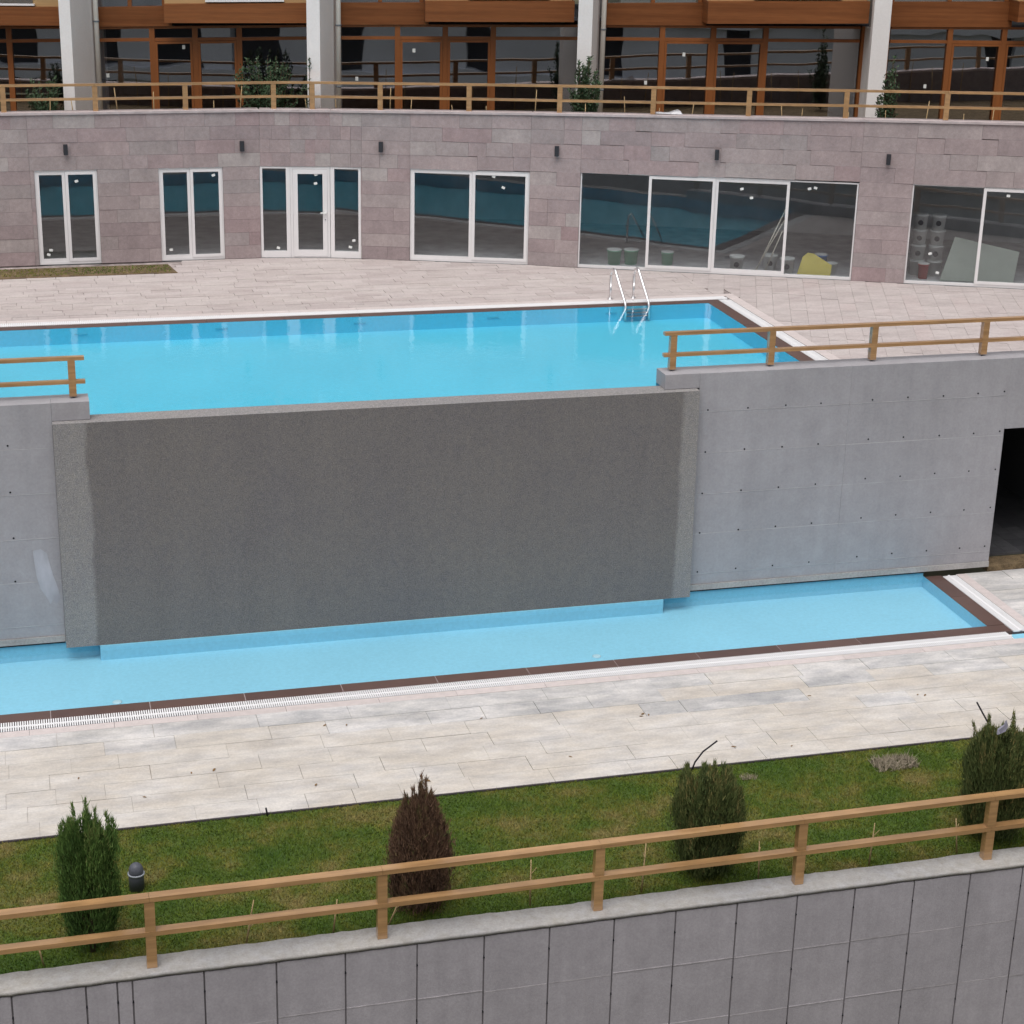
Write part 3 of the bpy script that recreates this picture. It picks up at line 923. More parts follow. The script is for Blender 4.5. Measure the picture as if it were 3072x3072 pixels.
def window(xa, xb, splits, sash, stick, name='window', foot=.075):
    """splits: inner x positions; sash[i]: 0 fixed thin, 1 sliding leaf with its own white frame"""
    mtx, L = local(xa, xb)
    H = interp((xa + xb) / 2, WT) - 3.6
    k = L / (xb - xa)
    us = [0] + [(s - xa) * k for s in splits] + [L]
    mb = MB(); ring(mb, .004, L - .004, .004, H - .004, .028, .03, .13, wb=foot * .7)
    f = mb.build(name, 'pvc', sw, mtx)
    for i, (a, b) in enumerate(zip(us[:-1], us[1:])):
        ss = [(su - a_, sz, sa) for su, sz, sa, a_ in []]
        sl = [((sx - xa) * k, sz - 3.6, random.uniform(-.4, .4)) for sx, sz in stick if us[i] < (sx - xa) * k < us[i + 1]]
        if sash[i]:
            a2, b2 = (a + .032 if i == 0 else a + .002), (b - .032 if i == len(us) - 2 else b - .002)
            yy = .018 if i % 2 else .034
            s_ = MB(); ring(s_, a2, b2, .056, H - .034, .058, yy, yy + .05)
            s_.build('sash', 'pvc', f, mtx)
            pane(f, mtx, a2 + .059, b2 - .059, .116, H - .094, yy + .022, sl)
        else:
            a2, b2 = a + (.033 if i == 0 else .004), b - (.033 if i == len(us) - 2 else .004)
            pane(f, mtx, a2, b2, foot * .7 + .006, H - .033, .075, sl)
    return f
window(.38, 1.60, [.97], [1, 1], [(1.19, 5.26), (.62, 3.89), (.57, 3.80)])
window(2.80, 4.09, [3.43], [1, 1], [(3.90, 5.32), (3.00, 3.82)])
window(7.81, 10.13, [9.02], [1, 1], [(9.43, 5.39), (9.62, 5.17)])
window(11.08, 16.26, [12.37, 13.62, 15.0], [0, 1, 1, 0], [(14.11, 5.35), (14.30, 5.18), (15.36, 5.41), (15.47, 5.43)])
window(17.22, 22.4, [18.51, 19.8, 21.1], [0, 1, 1, 0], [(18.96, 5.45), (17.83, 3.84), (17.66, 4.22)])
# door set: two sidelights and a leaf, each on its own facet
for xa, xb, isdoor, st in ((4.83, 5.44, 0, [(5.18, 3.80)]), (5.44, 6.24, 1, [(5.96, 5.32), (5.95, 5.14)]), (6.24, 6.85, 0, [(6.70, 3.97), (6.63, 3.83)])):
    mtx, L = local(xa, xb)
    H = interp(xa, WT) - 3.6
    k = L / (xb - xa)
    sl = [((sx - xa) * k, sz - 3.6, random.uniform(-.4, .4)) for sx, sz in st]
    mb = MB()
    if isdoor:
        ring(mb, .002, L - .002, .004, H - .004, .05, .02, .12, wb=.02)
        f = mb.build('door', 'pvc', sw, mtx)
        s_ = MB(); ring(s_, .056, L - .056, .028, H - .058, .095, .012, .07, wb=.14); leaf = s_.build('door_leaf', 'pvc', f, mtx)
        pane(f, mtx, .152, L - .152, .170, H - .155, .035, sl)
        MB().box(L - .20, L - .085, -.045, -.025, .93, .955).box(L - .105, L - .085, -.03, .012, .93, .955).build('handle', 'sticker', f, mtx)
        MB().tube([(L - .10, .0, .80), (L - .10, .02, .80)], .012, 8).build('lock', 'channel', f, mtx)
    else:
        lw_, rw_ = (.055, .085) if xa < 5 else (.085, .055)
        mb.box(.004, lw_, .02, .12, .004, H - .004).box(L - rw_, L - .002, .02, .12, .004, H - .004).box(lw_, L - rw_, .02, .12, .004, .14).box(lw_, L - rw_, .02, .12, H - .045, H - .004)
        f = mb.build('window', 'pvc', sw, mtx)
        pane(f, mtx, lw_ + .002, L - rw_ - .002, .142, H - .047, .06, sl)

# wall lamps
for (lx, lz), lab in zip([(1.01, 5.90), (4.48, 5.91), (7.25, 5.93), (10.63, 5.97), (13.61, 6.03), (16.74, 6.08)],
        ['small dark wall lamp above the leftmost narrow window', 'small dark wall lamp above and left of the glazed door', 'small dark wall lamp right of the glazed door',
         'small dark wall lamp above the pier behind the ladder', 'small dark wall lamp above the middle of the widest window', 'small dark wall lamp above the rightmost stone pier']):
    p = fpt(lx, 0); q = fpt(lx + .1, 0)
    mtx = Matrix.Translation((p[0], p[1], lz)) @ Matrix.Rotation(math.atan2(q[1] - p[1], q[0] - p[0]), 4, 'Z')
    t = place(None, 'wall_lamp', None, mtx); tag(t, lab, 'lamp', 'wall lamps on the stone wall')
    MB().box(-.042, .042, -.115, -.035, -.10, .10).build('body', 'dark', t, mtx)
    MB().box(-.025, .025, -.0345, -.008, -.04, .04).build('bracket', 'dark', t, mtx)
    MB().box(-.030, .030, -.105, -.045, -.107, -.1005).build('lens', 'channel', t, mtx)

# ------------------------------------------------------------------ upper terrace
tp = [(x, fy(x) + .31) for x in (-6, .3, 4.85, 6.87, 10.13, 16.26, 24)]
tag(MB().prism(tp + [(24, 44), (-6, 44)], 6.06, 6.16).build('terrace_ground', 'earth'), kind='structure')

# ------------------------------------------------------------------ railings
def rail_run(t, pts, ztop, zmid, w, h, mat='wood', prof=.0):
    """pts: plan points; one top and one mid rail piece between neighbouring posts"""
    for nm, zz, ww in (('top_rail', ztop, w), ('mid_rail', zmid, w * .92)):
        for i in range(len(pts) - 1):
            (xa, ya), (xb, yb) = pts[i], pts[i + 1]
            za = zz[i] if isinstance(zz, (list, tuple)) else zz
            zb = zz[i + 1] if isinstance(zz, (list, tuple)) else zz
            dx, dy = xb - xa, yb - ya; L = math.hypot(dx, dy); ux, uy = dx / L, dy / L; ox, oy = -uy * ww / 2, ux * ww / 2
            e = .0015
            xa += ux * e; ya += uy * e; xb -= ux * e; yb -= uy * e
            MB().hexa([(xa - ox, ya - oy, za - h), (xb - ox, yb - oy, zb - h), (xb + ox, yb + oy, zb - h), (xa + ox, ya + oy, za - h),
                       (xa - ox, ya - oy, za), (xb - ox, yb - oy, zb), (xb + ox, yb + oy, zb), (xa + ox, ya + oy, za)]).build(nm, mat, t)
# foreground railing
fr_ = thing('railing', 'varnished wooden railing on the foreground retaining wall', 'railing', (5, 17.40, .1))
fp = [(-6.7, 17.40), (-4.17, 17.40), (-1.65, 17.40), (.885, 17.40), (3.42, 17.40), (5.95, 17.42), (8.46, 17.44), (10.96, 17.46), (13.45, 17.48), (15.95, 17.5)]
for x, y in fp[1:-1]:
    MB().hexa([(x - .055, y - .050, .1), (x + .055, y - .050, .1), (x + .055, y + .050, .1), (x - .055, y + .050, .1), (x - .055, y - .050, .919), (x + .055, y - .050, .919), (x + .055, y + .050, .919), (x - .055, y + .050, .919)]).build('post', 'wood', fr_)
rail_run(fr_, fp, .975, .552, .118, .055)
# railing on the right concrete wall
rr = thing('railing', 'wooden railing on the concrete wall to the right of the pool', 'railing', (13, 26.98, 3.84))
rp_ = [(9.93, 27.00), (10.09, 27.00), (11.80, 26.96), (13.63, 26.93), (15.68, 26.90), (17.7, 26.87), (19.7, 26.85)]
YR = 26.70
rp_ = [(x * .9885, YR) for x, y in rp_]
for x, y in rp_[1:]:
    MB().box(x - .053, x + .053, y - .05, y + .05, 3.865, 4.420).build('post', 'wood', rr)
    MB().tube([(x, y, 3.83), (x, y, 3.866)], .018, 8).build('post_pin', 'channel', rr)
rail_run(rr, [rp_[0]] + rp_[2:], 4.475, 4.125, .10, .052)
# railing on the left concrete wall
rl = thing('railing', 'short end of wooden railing at the left edge of the pool', 'railing', (-1, YR, 3.87))
lp_ = [(-5.0, YR), (-3.1, YR), (-1.25, YR), (.627, YR), (.815, YR)]
for x, y in lp_[:-1]:
    MB().box(x - .053, x + .053, y - .05, y + .05, 3.900, 4.440).build('post', 'wood', rl)
    MB().tube([(x, y, 3.865), (x, y, 3.901)], .018, 8).build('post_pin', 'channel', rl)
rail_run(rl, lp_[:-2] + [lp_[-1]], 4.495, 4.140, .10, .052)
# terrace railing along the stone wall
tr_ = thing('railing', 'long wooden railing along the top of the stone wall', 'railing', (8, 37, 6.65))
TX = [-5.4, -3.6, -1.86, -.11, 1.64, 3.40, 5.16, 5.93, 7.26, 8.97, 10.69, 12.43, 14.19, 15.96, 17.75, 19.5, 21.3, 23.0]
tpts = [(x, fy(x) + .15) for x in TX]
RT = [(-6, 7.13), (3.4, 7.15), (7.26, 7.19), (10.7, 7.26), (14.15, 7.335), (17.7, 7.42), (24, 7.55)]
RM = [(-6, 6.855), (3.4, 6.88), (7.26, 6.91), (10.7, 6.97), (14.17, 7.045), (17.73, 7.13), (24, 7.26)]
for i, (x, y) in enumerate(tpts):
    a = tpts[max(0, i - 1)]; b = tpts[min(len(tpts) - 1, i + 1)]
    mtx = Matrix.Translation((x, y, 0)) @ Matrix.Rotation(math.atan2(b[1] - a[1], b[0] - a[0]), 4, 'Z')
    MB().box(-.05, .05, -.045, .045, interp(x, ZT), interp(x, RT) - .047).build('post', 'wood', tr_, mtx)
rail_run(tr_, tpts, [interp(x, RT) for x in TX], [interp(x, RM) for x in TX], .098, .046)

# ------------------------------------------------------------------ apartment building on the terrace
ab = thing('apartment_building', 'apartment building with white fins and orange timber fronts on the upper terrace', 'building', (9, 39, 6.1))
def gp(x, off):              # point on the glazing line, off metres towards the pool
    n_ = math.hypot(.17, 1)
    return (x - .17 / n_ * off, 40.2 - .17 * x - off / n_)
TRZ = [(-6, 7.62), (-.1, 7.71), (2, 7.76), (4.9, 7.83), (6.8, 7.88), (11.7, 7.94), (17.9, 7.98), (21.4, 8.0), (26, 8.05)]
FBZ = [(-6, 7.95), (2, 8.03), (7.2, 8.16), (12.3, 8.23), (18.5, 8.29), (26, 8.38)]
FTZ = [(-6, 8.33), (2, 8.42), (3.3, 8.47), (7.2, 8.61), (12.5, 8.68), (18.4, 8.81), (26, 8.95)]
BBZ = [(-6, 8.02), (1, 8.08), (3.3, 8.18), (6, 8.22), (8.5, 8.29), (11.5, 8.33), (14.3, 8.34), (17.7, 8.40), (21, 8.48), (26, 8.55)]
BTZ = [(-6, 8.38), (1, 8.44), (3.3, 8.55), (6, 8.61), (8.5, 8.70), (11.5, 8.75), (17.7, 8.85), (26, 8.98)]
def strip(xa, xb, z0, z1, o0, o1, name, mat, parent):
    """upright slab between two x on the glazing line; z0, z1 tables or numbers; o0<o1 offsets"""
    zz = lambda t_, x: interp(x, t_) if isinstance(t_, list) else t_
    a0, a1, b0, b1 = gp(xa, o1), gp(xa, o0), gp(xb, o1), gp(xb, o0)
    return MB().hexa([(*a0, zz(z0, xa)), (*b0, zz(z0, xb)), (*b1, zz(z0, xb)), (*a1, zz(z0, xa)), (*a0, zz(z1, xa)), (*b0, zz(z1, xb)), (*b1, zz(z1, xb)), (*a1, zz(z1, xa))]).build(name, mat, parent)
sh = lambda t_, d: [(x, z + d) for x, z in t_]
fins = [(-4.6, -4.38), (1.06, 1.28), (5.87, 6.13), (11.29, 11.58), (17.35, 17.71), (23.6, 23.95)]
HD = R(23)
for xa, xb in fins:
    a, b = gp(xa + .26, 1.5), gp(xb + .26, 1.5)
    a = (a[0] , a[1]); 
    dx, dy = math.sin(HD) * 1.95, math.cos(HD) * 1.95
    MB().prism([a, b, (b[0] + dx, b[1] + dy), (a[0] + dx, a[1] + dy)], 6.17, 11.4).build('fin', 'plaster', ab)
for x in (1.83 + .06, 6.70 + .06, 12.17 + .06):
    p = gp(x, .35)
    MB().tube([(*p, 6.17), (*p, 11.3)], .052, 12).build('downpipe', 'downpipe', ab)
    for z in (6.9, 8.15, 9.6):
        MB().lathe([(.064, z), (.064, z + .03)], p[0], p[1], 12).build('pipe_clamp', 'channel', ab)
# bays: left end, mullions, start of projecting box, right end
bays = [(-3.75, 1.66, [-2.8, -1.9, -.95, .09], -2.4, 1.37), (1.80, 6.47, [2.96, 3.83, 4.73], 3.28, 6.15), (6.72, 11.89, [7.98, 8.97, 9.97], 8.52, 11.57),
        (12.25, 17.86, [13.53, 14.62, 15.74], 14.34, 17.74), (18.35, 23.9, [19.73, 20.92, 22.1], 20.93, 23.9)]
strip(17.862, 17.975, 6.17, sh(FBZ, 0), -.05, .55, 'jamb', 'plaster', ab)
for x0, x1, mul, xbox, xr in bays:
    # glazed front: head, transom, mullions as one joinery frame with panes
    mb = MB()
    def bar(xa, xb, z0a, z0b, z1a, z1b, o0, o1):
        a0, a1, b0, b1 = gp(xa, o1), gp(xa, o0), gp(xb, o1), gp(xb, o0)
        mb.hexa([(*a0, z0a), (*b0, z0b), (*b1, z0b), (*a1, z0a), (*a0, z1a), (*b0, z1b), (*b1, z1b), (*a1, z1a)])
    allm = [x0 + .03] + mul + [x1 - .03]
    for k, xm in enumerate(allm):
        hw = .055 if 0 < k < len(allm) - 1 else .03
        bar(xm - hw, xm + hw, 6.17, 6.17, interp(xm, FBZ), interp(xm, FBZ), -.06, .06)
    for a, b in zip(allm[:-1], allm[1:]):
        za, zb = interp(a, TRZ), interp(b, TRZ)
        bar(a + .056, b - .056, za - .032, zb - .032, za + .032, zb + .032, -.05, .05)
        fa, fb = interp(a, FBZ), interp(b, FBZ)
        bar(a + .056, b - .056, fa - .05, fb - .05, fa, fb, -.05, .05)
        bar(a + .056, b - .056, 6.17, 6.17, 6.24, 6.24, -.05, .05)
    fr = mb.build('window', 'frame_wood', ab)
    for k, (a, b) in enumerate(zip(allm[:-1], allm[1:])):
        strip(a + .057, b - .057, 6.242, sh(TRZ, -.034), -.012, .0, 'glass_pane', 'glass_up', fr)
        strip(a + .057, b - .057, sh(TRZ, .034), sh(FBZ, -.052), -.012, .0, 'glass_pane', 'glass_up', fr)
        if k in (1, 2):
            # opening leaf set slightly proud
            lm = MB()
            za, zb = interp(a, TRZ), interp(b, TRZ)
            def lbar(xa, xb, z0, z1a, z1b, o0=.02, o1=.07):
                p0, p1, q0, q1 = gp(xa, o1), gp(xa, o0), gp(xb, o1), gp(xb, o0)
                lm.hexa([(*p0, z0), (*q0, z0), (*q1, z0), (*p1, z0), (*p0, z1a), (*q0, z1b), (*q1, z1b), (*p1, z1a)])
            lbar(a + .058, a + .105, 6.25, za - .036, za - .036)
            lbar(b - .105, b - .058, 6.25, zb - .036, zb - .036)
            p0, p1, q0, q1 = gp(a + .106, .07), gp(a + .106, .02), gp(b - .106, .07), gp(b - .106, .02)
            lm.hexa([(*p0, za - .085), (*q0, zb - .085), (*q1, zb - .085), (*p1, za - .085), (*p0, za - .037), (*q0, zb - .037), (*q1, zb - .037), (*p1, za - .037)])
            lm.build('leaf_frame', 'frame_wood', fr)
    for k in range(2):
        a, b = allm[k], allm[k + 1]
        xm = random.uniform(a + .2, b - .2)
        strip(xm - .03, xm + .03, 7.0 + .6 * k, 7.08 + .6 * k, .001, .004, 'sticker', 'sticker', fr)
    # recessed fascia left, projecting box right
    strip(x0, min(xbox + .1, x1), sh(FBZ, .003), FTZ, -.05, .10, 'fascia', 'fascia', ab)
    strip(xbox, xr, BBZ, BTZ, -.05, .70, 'fascia', 'fascia', ab)
    # upper storey: recessed glazing and sided wall with a window over the box
    uw = strip(x0, min(xbox + .1, x1), sh(FTZ, .002), 11.2, -.05, .0, 'window', 'glass_up', ab)
    n_ = 2
    for k in range(n_ + 1):
        xm = x0 + .05 + (xbox - x0 - .1) * k / n_
        strip(xm - .04, xm + .04, sh(FTZ, .004), 11.19, .002, .06, 'mullion', 'frame_wood', uw)
    strip(xbox + .002, xr - .03, sh(BTZ, .002), 11.2, -.05, .55, 'siding', 'siding', ab)
    wa, wb = xbox + (xr - xbox) * .30, xbox + (xr - xbox) * .82
    uwn = strip(wa, wb, sh(BTZ, .07), 10.6, .552, .58, 'window', 'glass_up', ab)
    strip(wa - .04, wb + .04, sh(BTZ, .035), sh(BTZ, .068), .552, .66, 'sill', 'pvc', uwn)
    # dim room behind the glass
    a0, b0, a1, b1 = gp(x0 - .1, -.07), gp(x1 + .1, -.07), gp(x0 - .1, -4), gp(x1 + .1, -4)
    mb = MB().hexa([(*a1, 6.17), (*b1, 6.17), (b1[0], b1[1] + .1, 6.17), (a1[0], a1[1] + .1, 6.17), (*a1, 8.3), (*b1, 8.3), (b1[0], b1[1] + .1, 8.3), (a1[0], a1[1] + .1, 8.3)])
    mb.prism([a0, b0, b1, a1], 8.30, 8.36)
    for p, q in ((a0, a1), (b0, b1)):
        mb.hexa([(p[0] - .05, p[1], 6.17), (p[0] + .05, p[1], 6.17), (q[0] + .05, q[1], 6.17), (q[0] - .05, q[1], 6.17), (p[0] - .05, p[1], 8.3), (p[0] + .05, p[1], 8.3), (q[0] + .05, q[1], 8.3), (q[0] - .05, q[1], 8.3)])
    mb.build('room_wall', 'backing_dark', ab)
a0, b0 = gp(-5, .9), gp(24.5, .9)
MB().prism([a0, b0, (24.5, 46), (-5, 46)], 11.41, 11.6).build('roof', 'plaster', ab)

# ------------------------------------------------------------------ facing building and slope behind the viewer (seen mirrored in the glass)
ob = thing('facing_building', 'pale apartment building behind the viewer, mirrored in the terrace windows', 'building', (5, -7, -3.6))
mb = MB()
mb.box(-40, 45, -12, -6.5, -3.6, -1.0)
for zf_ in (-1.0, 2.2, 5.4, 8.6):
    mb.box(-40, 45, -12, -5.9, zf_ + 2.45, zf_ + 3.2)
    mb.box(-40, -30, -12, -6.2, zf_, zf_ + 2.449)
    x_ = -30
    while x_ < 44:                       # alternating wall and window widths
        ww = 1.6 if x_ < 0 else 4.6
        mb.box(x_, x_ + ww, -12, -6.2, zf_, zf_ + 2.449)
        x_ += ww + 2.2 if x_ < 0 else ww + 1.2
mb.build('wall', 'facing_wall', ob)
for zf_ in (-1.0, 2.2, 5.4, 8.6):
    x_ = -30
    while x_ < 44:
        ww = 1.6 if x_ < 0 else 4.6
        gap = 2.2 if x_ < 0 else 1.2
        MB().box(x_ + ww + .005, x_ + ww + gap - .005, -6.9, -6.8, zf_ + .01, zf_ + 2.44).build('window', 'dark', ob)
        x_ += ww + gap

# ------------------------------------------------------------------ ladder
ld = thing('pool_ladder', 'polished steel pool ladder with two bent handrails at the far pool edge', 'ladder', (11.1, 32.3, 3.6))
for x in (10.87, 11.335):
    xf = x + .095
    path = [(x, 32.66, 3.60), (x, 32.66, 4.05)]
    for k in range(0, 9):
        an = math.pi * k / 8 * .80
        path.append((x + .012 * k / 8 * 2, 32.66 - .13 * (1 - math.cos(an)), 4.05 + .16 * math.sin(an)))
    path += [(xf, 32.03, 3.66), (xf, 32.00, 3.60), (xf, 31.985, 3.50), (xf, 31.985, 3.34)]
    MB().tube(path, .0235, 10).build('handrail', 'steel', ld)
    MB().lathe([(.05, 3.601), (.05, 3.612), (.025, 3.622)], x, 32.66, 14).build('flange', 'steel', ld)
for z in (3.555, 3.49, 3.425):
    MB().box(10.985, 11.41, 31.955, 32.02, z - .010, z).build('tread', 'channel', ld)

# ------------------------------------------------------------------ shrubs
def shrub(name, label, x, y, z, h, prof, mat, plumes, leaves, lw_=.0052, ll=.075, seed=0, spires=()):
    """feathery cypress: long upright plumes of small scale leaves that hug the outline; prof = (height fraction, radius)"""
    rg = np.random.default_rng(seed)
    t = thing(name, label, 'shrub', (x, y, z), 'evergreen shrubs')
    ph = np.array([p for p, _ in prof]); pr = np.array([r_ for _, r_ in prof])
    V = []; T = []
    def plume(a, rr_, hb, ht, n, w0, lean=.0, shade=0.):
        s_ = rg.uniform(0, 1, n) ** .85
        hh = hb + (ht - hb) * s_
        rad = np.interp(np.minimum(hh, 1.0), ph, pr) * rr_ + lean * s_ ** 2
        w = w0 * (1 - s_ ** 1.6 * .9) + .003
        px = rad * np.cos(a) + rg.normal(0, 1, n) * w
        py = rad * np.sin(a) + rg.normal(0, 1, n) * w
        d = np.stack([np.cos(a) * .22 + rg.normal(0, .2, n), np.sin(a) * .22 + rg.normal(0, .2, n), 1.0 + rg.normal(0, .2, n)], 1)
        d /= np.linalg.norm(d, axis=1)[:, None]
        si = np.cross(d, rg.normal(0, 1, (n, 3))); si /= np.linalg.norm(si, axis=1)[:, None]
        L = ll * rg.uniform(.5, 1.35, n)[:, None]; W = lw_ * rg.uniform(.6, 1.4, n)[:, None]
        P = np.stack([px, py, hh * h], 1)
        V.append(np.stack([P - si * W, P + si * W, P + d * L], 1))
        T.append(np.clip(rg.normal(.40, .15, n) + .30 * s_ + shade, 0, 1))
    for k in range(plumes):
        a = rg.uniform(0, 2 * np.pi); rr_ = rg.uniform(.25, 1) ** .6
        hb = rg.uniform(0.0, .72); ht = min(1.0, hb + rg.uniform(.22, .42)) * rg.uniform(.95, 1.02)
        plume(a, rr_, hb, ht, leaves, rg.uniform(.035, .06), rg.uniform(-.02, .05), rg.normal(0, .13))
    for a, rr_, ht, lean in spires:
        plume(a, rr_, .55, ht, int(leaves * 1.1), .032, lean, .06)
    V = np.concatenate(V) + np.array([x, y, z]); T = np.concatenate(T)
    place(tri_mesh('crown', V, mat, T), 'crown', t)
    mb = MB().tube([(x, y, z - .05), (x + .01, y, z + h * .3), (x, y + .01, z + h * .75)], [.035, .028, .01], 7)
    for k in range(6):
        a = rg.uniform(0, 6.28); r_ = np.interp(.4, ph, pr) * .7
        mb.tube([(x, y, z + .08 + .05 * k), (x + r_ * .6 * math.cos(a), y + r_ * .6 * math.sin(a), z + h * .3), (x + r_ * math.cos(a), y + r_ * math.sin(a), z + h * .6)], [.014, .010, .004], 5)
    mb.build('trunk', 'bark', t)
    return t
def leafy_shrub(name, label, x, y, z, h, spread, mat, branches, leaves, seed=0, lw_=.020, ll=.075, low=.12):
    """ragged broad leaved shrub: leaning branches set with leaves along their length"""
    rg = np.random.default_rng(seed)
    t = thing(name, label, 'shrub', (x, y, z), 'evergreen shrubs')
    V = []; T = []; mb = MB()
    for k in range(branches):
        a = rg.uniform(0, 2 * np.pi); top = h * (rg.uniform(.45, 1.0) if k else 1.0); out = spread * rg.uniform(.1, 1.0) * (1.25 - .75 * top / h)
        p0 = np.array([0, 0, .03]); p1 = np.array([out * .75 * math.cos(a), out * .75 * math.sin(a), top * .45]); p2 = np.array([out * math.cos(a), out * math.sin(a), top])
        tt = np.linspace(0, 1, 6)[:, None]
        path = (1 - tt) ** 2 * p0 + 2 * tt * (1 - tt) * p1 + tt ** 2 * p2
        mb.tube([tuple(q + np.array([x, y, z])) for q in path], [.012, .011, .010, .008, .006, .004], 5)
        n = leaves
        s_ = rg.uniform(low, 1, n)[:, None]
        P = (1 - s_) ** 2 * p0 + 2 * s_ * (1 - s_) * p1 + s_ ** 2 * p2 + rg.normal(0, .05, (n, 3)) * (1.25 - s_)
        d = rg.normal(0, 1, (n, 3)); d[:, 2] = np.abs(d[:, 2]) * .8 + .25; d /= np.linalg.norm(d, axis=1)[:, None]
        si = np.cross(d, rg.normal(0, 1, (n, 3))); si /= np.linalg.norm(si, axis=1)[:, None]
        L = ll * rg.uniform(.6, 1.3, n)[:, None]; W = lw_ * rg.uniform(.6, 1.2, n)[:, None]
        V.append(np.stack([P - si * W, P + si * W, P + d * L], 1))
        T.append(np.clip(rg.normal(.45, .2, n) + rg.normal(0, .12), 0, 1))
    V = np.concatenate(V) + np.array([x, y, z])
    place(tri_mesh('crown', V, mat, np.concatenate(T)), 'crown', t)
    mb.build('trunk', 'bark', t)
    return t
shrub('cypress_shrub', 'upright bright green cypress shrub at the left of the lawn', .285, 17.97, 0, 1.66,
      [(0, .10), (.12, .19), (.35, .28), (.6, .30), (.8, .28), (.93, .22), (1.0, .15)], 'cypress', 130, 300, seed=3,
      spires=((2.9, .7, 1.10, .02), (1.2, .2, 1.12, 0), (.1, .5, 1.06, .03), (5.0, .4, 1.08, 0), (3.3, .95, 1.00, .09), (6.1, .95, .99, .12), (.3, .9, 1.0, .08)))
shrub('cypress_shrub', 'brown withered cypress shrub near the middle of the lawn', 3.98, 17.99, 0, 1.50,
      [(0, .27), (.2, .32), (.4, .33), (.6, .29), (.8, .23), (.95, .15), (1.0, .12)], 'cypress_brown', 140, 300, seed=5,
      spires=((1.0, .2, 1.16, 0), (.2, .5, 1.13, 0), (3.0, .6, 1.06, .0), (4.4, .3, 1.12, 0), (3.2, 1.0, 1.02, .05), (6.2, .8, 1.03, .03)))
shrub('cypress_shrub', 'broad dull green cypress shrub right of the lawn centre', 7.50, 18.0, 0, 1.36,
      [(0, .22), (.2, .32), (.45, .39), (.7, .40), (.9, .36), (1.0, .29)], 'cypress_dull', 210, 260, seed=8,
      spires=((1.0, .7, 1.04, 0), (3.0, .8, 1.02, .02), (5.5, .5, 1.05, 0), (0, .8, 1.03, 0)))
shrub('cypress_shrub', 'broad dark green cypress shrub with plastic scrap at the right edge', 11.36, 18.02, 0, 1.50,
      [(0, .20), (.2, .34), (.45, .43), (.7, .44), (.88, .38), (1.0, .28)], 'cypress_dull', 210, 260, seed=11,
      spires=((3.1, 1.0, 1.10, .16), (2.6, .7, 1.12, 0), (.4, .5, 1.14, 0), (5.2, .4, 1.1, 0), (0, .9, 1.08, .04)))
zt_ = 6.16
leafy_shrub('terrace_shrub', 'dense evergreen shrub beside the white fin above the ladder', 11.40, 36.45, zt_, 1.60, .42, 'evergreen', 40, 110, seed=21)
leafy_shrub('terrace_shrub', 'loose grey green shrub in front of the rightmost white fin', 17.30, 34.55, zt_, 1.78, .46, 'evergreen', 22, 85, seed=23)
leafy_shrub('terrace_shrub', 'dark bushy shrub left of the second white fin', 5.15, 38.35, zt_, 1.42, 1.0, 'evergreen', 46, 90, seed=25)
leafy_shrub('terrace_shrub', 'thin sprig of a young shrub against the second white fin', 5.90, 37.70, zt_, 1.45, .10, 'evergreen', 3, 45, seed=28, low=.3)
leafy_shrub('terrace_shrub', 'dark low shrub beside the leftmost white fin', .72, 38.40, zt_, 1.0, .75, 'evergreen', 26, 80, seed=29)

# scrap of plastic caught in the right shrub
mb = MB()
pts = [(0, 0), (.06, .0), (.10, .05), (.12, .12), (.10, .19), (.085, .12), (.03, .05)]
b = [(11.22 + px, 17.96 + .03 * math.sin(px * 40), 1.50 + pz) for px, pz in pts]
f_ = [(p[0] + .006, p[1] + .03, p[2] + .004) for p in b]
mb.v = b + f_; n_ = len(b)
mb.f = [tuple(range(n_)), tuple(reversed(range(n_, 2 * n_)))] + [(i, (i + 1) % n_, n_ + (i + 1) % n_, n_ + i) for i in range(n_)]
mb.sm = [False] * len(mb.f)
tag(mb.build('plastic_scrap', 'scrap'), 'pale scrap of plastic sheet caught in the right shrub', 'plastic scrap')

# ------------------------------------------------------------------ bollard lamp
bo = thing('bollard_lamp', 'low dark grey domed bollard lamp on the lawn', 'lamp', (.845, 19.17, 0))
MB().lathe([(.088, 0), (.090, .20), (.090, .205)], .845, 19.17, 22).build('post', 'bollard', bo)
MB().lathe([(.098, .2055), (.100, .215), (.098, .225)], .845, 19.17, 22).build('ring', 'bollard_ring', bo)
MB().lathe([(.086, .2255)] + [(.086 * math.cos(a), .250 + .105 * math.sin(a)) for a in np.linspace(0, 1.5, 8)], .845, 19.17, 22).build('dome', 'bollard', bo)

